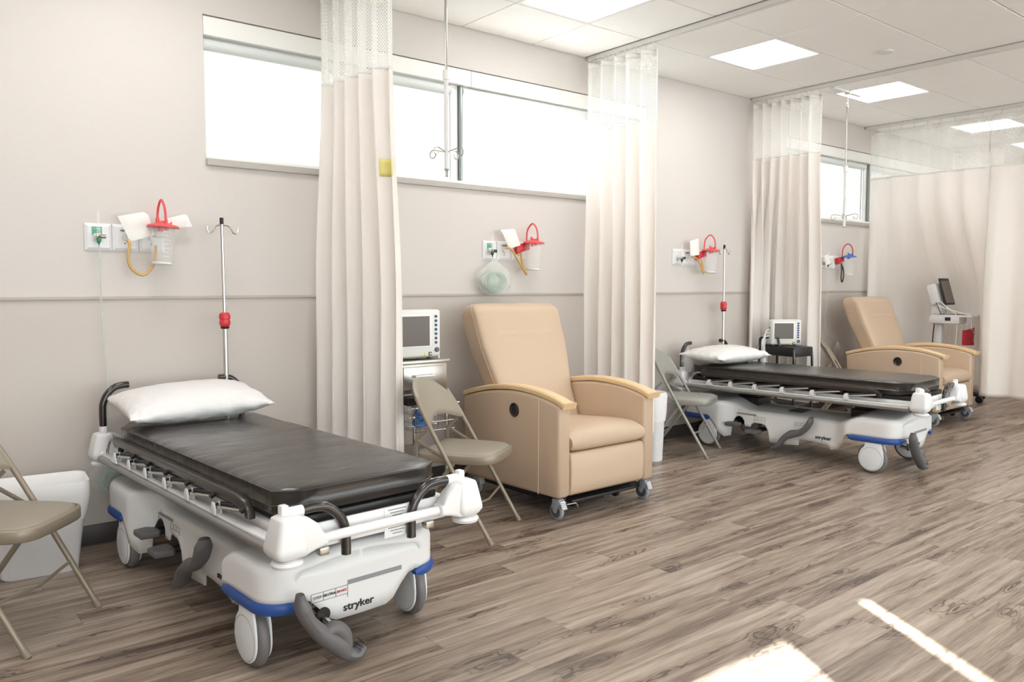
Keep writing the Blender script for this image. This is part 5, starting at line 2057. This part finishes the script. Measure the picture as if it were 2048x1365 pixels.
m.tube([(0.02, -0.05, 0.0), (0.05, -0.06, 0.015), (0.06, -0.04, 0.03), (0.03, -0.03, 0.035)], 0.006, 8, k=4)
o = m.build('pressure_cuff', 'black_plastic')
o.location = (2.385, 3.85, 0.645)
tag(o, 'black blood pressure cuff lying on top of the wire basket', 'cuff')

# black cart with the far monitor
t = thing('black_cart', 'black tubular cart behind the pillow of the far stretcher', 'cart', (6.425, 4.005, 0), R(-8))
m = MB()
m.box((0, 0, 0.715), (0.25, 0.40, 0.085), 0.012)
m.build('cart_tray', 'black_plastic', t)
for sx in (-1, 1):
    for sy in (-1, 1):
        m = MB()
        m.tube([(sx * 0.115, sy * 0.185, 0.74), (sx * 0.120, sy * 0.195, 0.60), (sx * 0.118, sy * 0.20, 0.08)], 0.012, 12, k=4)
        m.build('cart_leg', 'black_gloss', t)
        MB().lathe([(0.0, -0.010), (0.034, -0.010), (0.038, -0.005), (0.038, 0.005), (0.034, 0.010), (0.0, 0.010)], (sx * 0.118, sy * 0.20, 0.038), 20, axis='x').build('cart_castor', 'caster_dark', t)
m = MB()
m.tube([(-0.118, 0.19, 0.745), (-0.118, 0.19, 0.80), (-0.118, 0.165, 0.825), (-0.118, 0.0, 0.83), (-0.118, -0.02, 0.81), (-0.118, -0.03, 0.76)], 0.011, 10, k=4)
m.build('cart_handle', 'black_gloss', t)
MB().box((0, 0, 0.24), (0.22, 0.38, 0.02), 0.004).build('cart_shelf', 'black_plastic', t)
mon2 = make_monitor('beige patient monitor with white cables on the black cart', (6.37, 3.965, 0.7575), R(-40), w=0.27, h=0.225, d=0.10)
m = MB()
for k in range(3):
    b0 = Vector((-0.137, 0.05, 0.15 - 0.03 * k))
    m.tube([b0, b0 + Vector((-0.035 - 0.012 * k, -0.01, -0.03)), b0 + Vector((-0.045 - 0.01 * k, -0.02, -0.16)), b0 + Vector((-0.03 + 0.01 * k, -0.025, -0.34 - 0.03 * k))], 0.0045, 8, k=6)
m.build('monitor_cable', 'window_white', mon2)
o = MB().box((0, 0, 0), (0.10, 0.14, 0.05), 0.015).build('printer_box', 'offwhite_plastic')
o.location = (6.395, 4.125, 0.786)
o.rotation_euler = (0, 0, R(-20))
tag(o, 'small pale box on the black cart left of its monitor', 'box')

# rolling vital signs monitor in front of the spread curtain
VX, VY = 8.735, 3.62
t = thing('vital_signs_stand', 'white rolling vital signs monitor with upright tablet beside the far recliner', 'medical monitor stand', (VX, VY, 0))
m = MB()
for k in range(5):
    a = 2 * PI * k / 5 + 0.3
    m.tube([(0, 0, 0.115), (0.12 * math.cos(a), 0.12 * math.sin(a), 0.105), (0.235 * math.cos(a), 0.235 * math.sin(a), 0.082)], [0.026, 0.022, 0.016], 10)
m.build('stand_base', 'black_plastic', t)
for k in range(5):
    a = 2 * PI * k / 5 + 0.3
    MB().lathe([(0.0, -0.012), (0.034, -0.012), (0.038, -0.005), (0.038, 0.005), (0.034, 0.012), (0.0, 0.012)], (0.235 * math.cos(a), 0.235 * math.sin(a), 0.038), 18, axis='x').build('stand_castor', 'caster_dark', t)
m = MB()
m.box((-0.02, 0.02, 0.50), (0.075, 0.06, 0.80), 0.012)
m.build('stand_column', 'white_plastic', t)
m = MB()
m.box((-0.03, -0.06, 0.945), (0.20, 0.30, 0.085), 0.016)
m.box((0.0, -0.13, 0.985), (0.26, 0.40, 0.022), 0.008)
m.build('supply_tray', 'white_plastic', t)
MB().box((0.0, -0.155, 0.9965), (0.17, 0.22, 0.003), 0.001).build('tray_mat', 'grey_plastic', t)
MB().box((-0.132, -0.10, 0.955), (0.006, 0.055, 0.035), 0.003).build('tray_slot', 'ink', t)
m = MB()
m.box((0.0, 0.045, 1.065), (0.15, 0.10, 0.13), 0.014)
m.box((-0.005, 0.065, 1.205), (0.20, 0.10, 0.22), 0.02, rot=(R(-16), 0, 0))
m.build('monitor_body', 'white_plastic', t)
m = MB()
m.box((0.015, -0.020, 1.235), (0.225, 0.016, 0.285), 0.008, rot=(R(-16), 0, 0))
tb = m.build('tablet', 'black_plastic', t)
MB().box((0.015, -0.0285, 1.2330), (0.192, 0.002, 0.235), 0, rot=(R(-16), 0, 0)).build('tablet_screen', 'screen_tab', tb)
MB().box((0.010, -0.0435, 1.285), (0.090, 0.001, 0.007), 0, rot=(R(-16), 0, 0)).build('screen_text', 'ink_grey', tb)
m = MB()
m.tube([(-0.09, 0.03, 1.12), (-0.115, -0.02, 1.13), (-0.11, -0.06, 1.09), (-0.10, -0.13, 1.03), (-0.09, -0.165, 0.99), (-0.095, -0.175, 0.80), (-0.095, -0.16, 0.62)], 0.0045, 8, k=6)
m.build('probe_cable', 'window_white', t)
m = MB()
m.tube([(-0.10, 0.02, 1.10), (-0.12, -0.05, 1.07), (-0.105, -0.16, 1.035), (-0.09, -0.26, 1.005), (-0.085, -0.30, 0.99), (-0.083, -0.31, 0.86)], 0.0045, 8, k=6)
m.build('cuff_cable', 'window_white', t)
m = MB()
m.tube([(-0.08, 0.05, 0.92), (-0.085, 0.06, 0.75), (-0.09, 0.065, 0.5)], 0.006, 8, k=4)
m.build('power_cord', 'ink', t)
m = MB()
m.tube([(-0.105, 0.03, 1.12), (-0.115, 0.0, 1.06), (-0.10, -0.02, 1.0)], 0.005, 6, k=4)
m.build('hand_strap', 'grey_plastic', t)
# red pouch
rp = thing('red_pouch', 'red pouch with a white arrow hanging under the vital signs tray', 'pouch', (VX - 0.04, VY - 0.285, 0.770))
m = MB()
def pouch(i, j):
    u, v = -1 + 2 * i / 10, j / 8
    return Vector((u * 0.105, -0.020 * (1 - u * u), -0.075 + 0.150 * v + 0.012 * (u + 1) * (v - 0.2)))
m.grid(pouch, 11, 9)
m.grid(lambda i, j: pouch(i, j) + Vector((0, 0.035, 0)), 11, 9)
for jj in (0, 8):
    m.grid(lambda i, j: pouch(i, jj) + Vector((0, 0.035 * j, 0)), 11, 2)
for ii in (0, 10):
    m.grid(lambda i, j: pouch(ii, i) + Vector((0, 0.035 * j, 0)), 9, 2)
m.build('pouch_body', 'red_sign', rp)
m = MB()
ar = [(0.040, 0.028), (0.060, 0.028), (0.060, -0.018), (0.075, -0.018), (0.050, -0.052), (0.025, -0.018), (0.040, -0.018)]
m.prism(ar[::-1], 'y', -0.0205, -0.0190)
m.build('white_arrow', 'paper', rp)
m = MB()
m.box((0.045, -0.020, 0.050), (0.08, 0.0015, 0.006))
m.box((0.045, -0.0195, 0.064), (0.07, 0.0015, 0.004))
m.box((0.015, -0.0215, 0.078), (0.12, 0.0015, 0.003))
m.build('white_print', 'paper', rp)
MB().cyl((0.0, 0.035, 0.07), (0.0, 0.06, 0.16), 0.004, n=8).build('pouch_hook', 'white_plastic', rp)


# a rolling stool on the other side of the spread curtain; only its dark base shows below the hem
t = thing('rolling_stool', 'black rolling base peeking out under the hem of the spread curtain', 'stool', (9.58, 3.76, 0))
m = MB()
for k in range(5):
    a = 2 * PI * k / 5 + 0.6
    m.tube([(0, 0, 0.12), (0.12 * math.cos(a), 0.12 * math.sin(a), 0.105), (0.25 * math.cos(a), 0.25 * math.sin(a), 0.085)], [0.036, 0.030, 0.022], 10)
m.cyl((0, 0, 0.08), (0, 0, 0.46), 0.028, n=16)
m.build('stool_base', 'black_plastic', t)
for k in range(5):
    a = 2 * PI * k / 5 + 0.6
    MB().lathe([(0.0, -0.018), (0.036, -0.018), (0.040, -0.008), (0.040, 0.008), (0.036, 0.018), (0.0, 0.018)], (0.25 * math.cos(a), 0.25 * math.sin(a), 0.040), 18, axis='x').build('stool_castor', 'black_plastic', t)
MB().lathe([(0.0, 0.455), (0.17, 0.455), (0.185, 0.47), (0.185, 0.505), (0.17, 0.52), (0.0, 0.525)], (0, 0, 0), 36).build('stool_seat', 'black_vinyl', t)
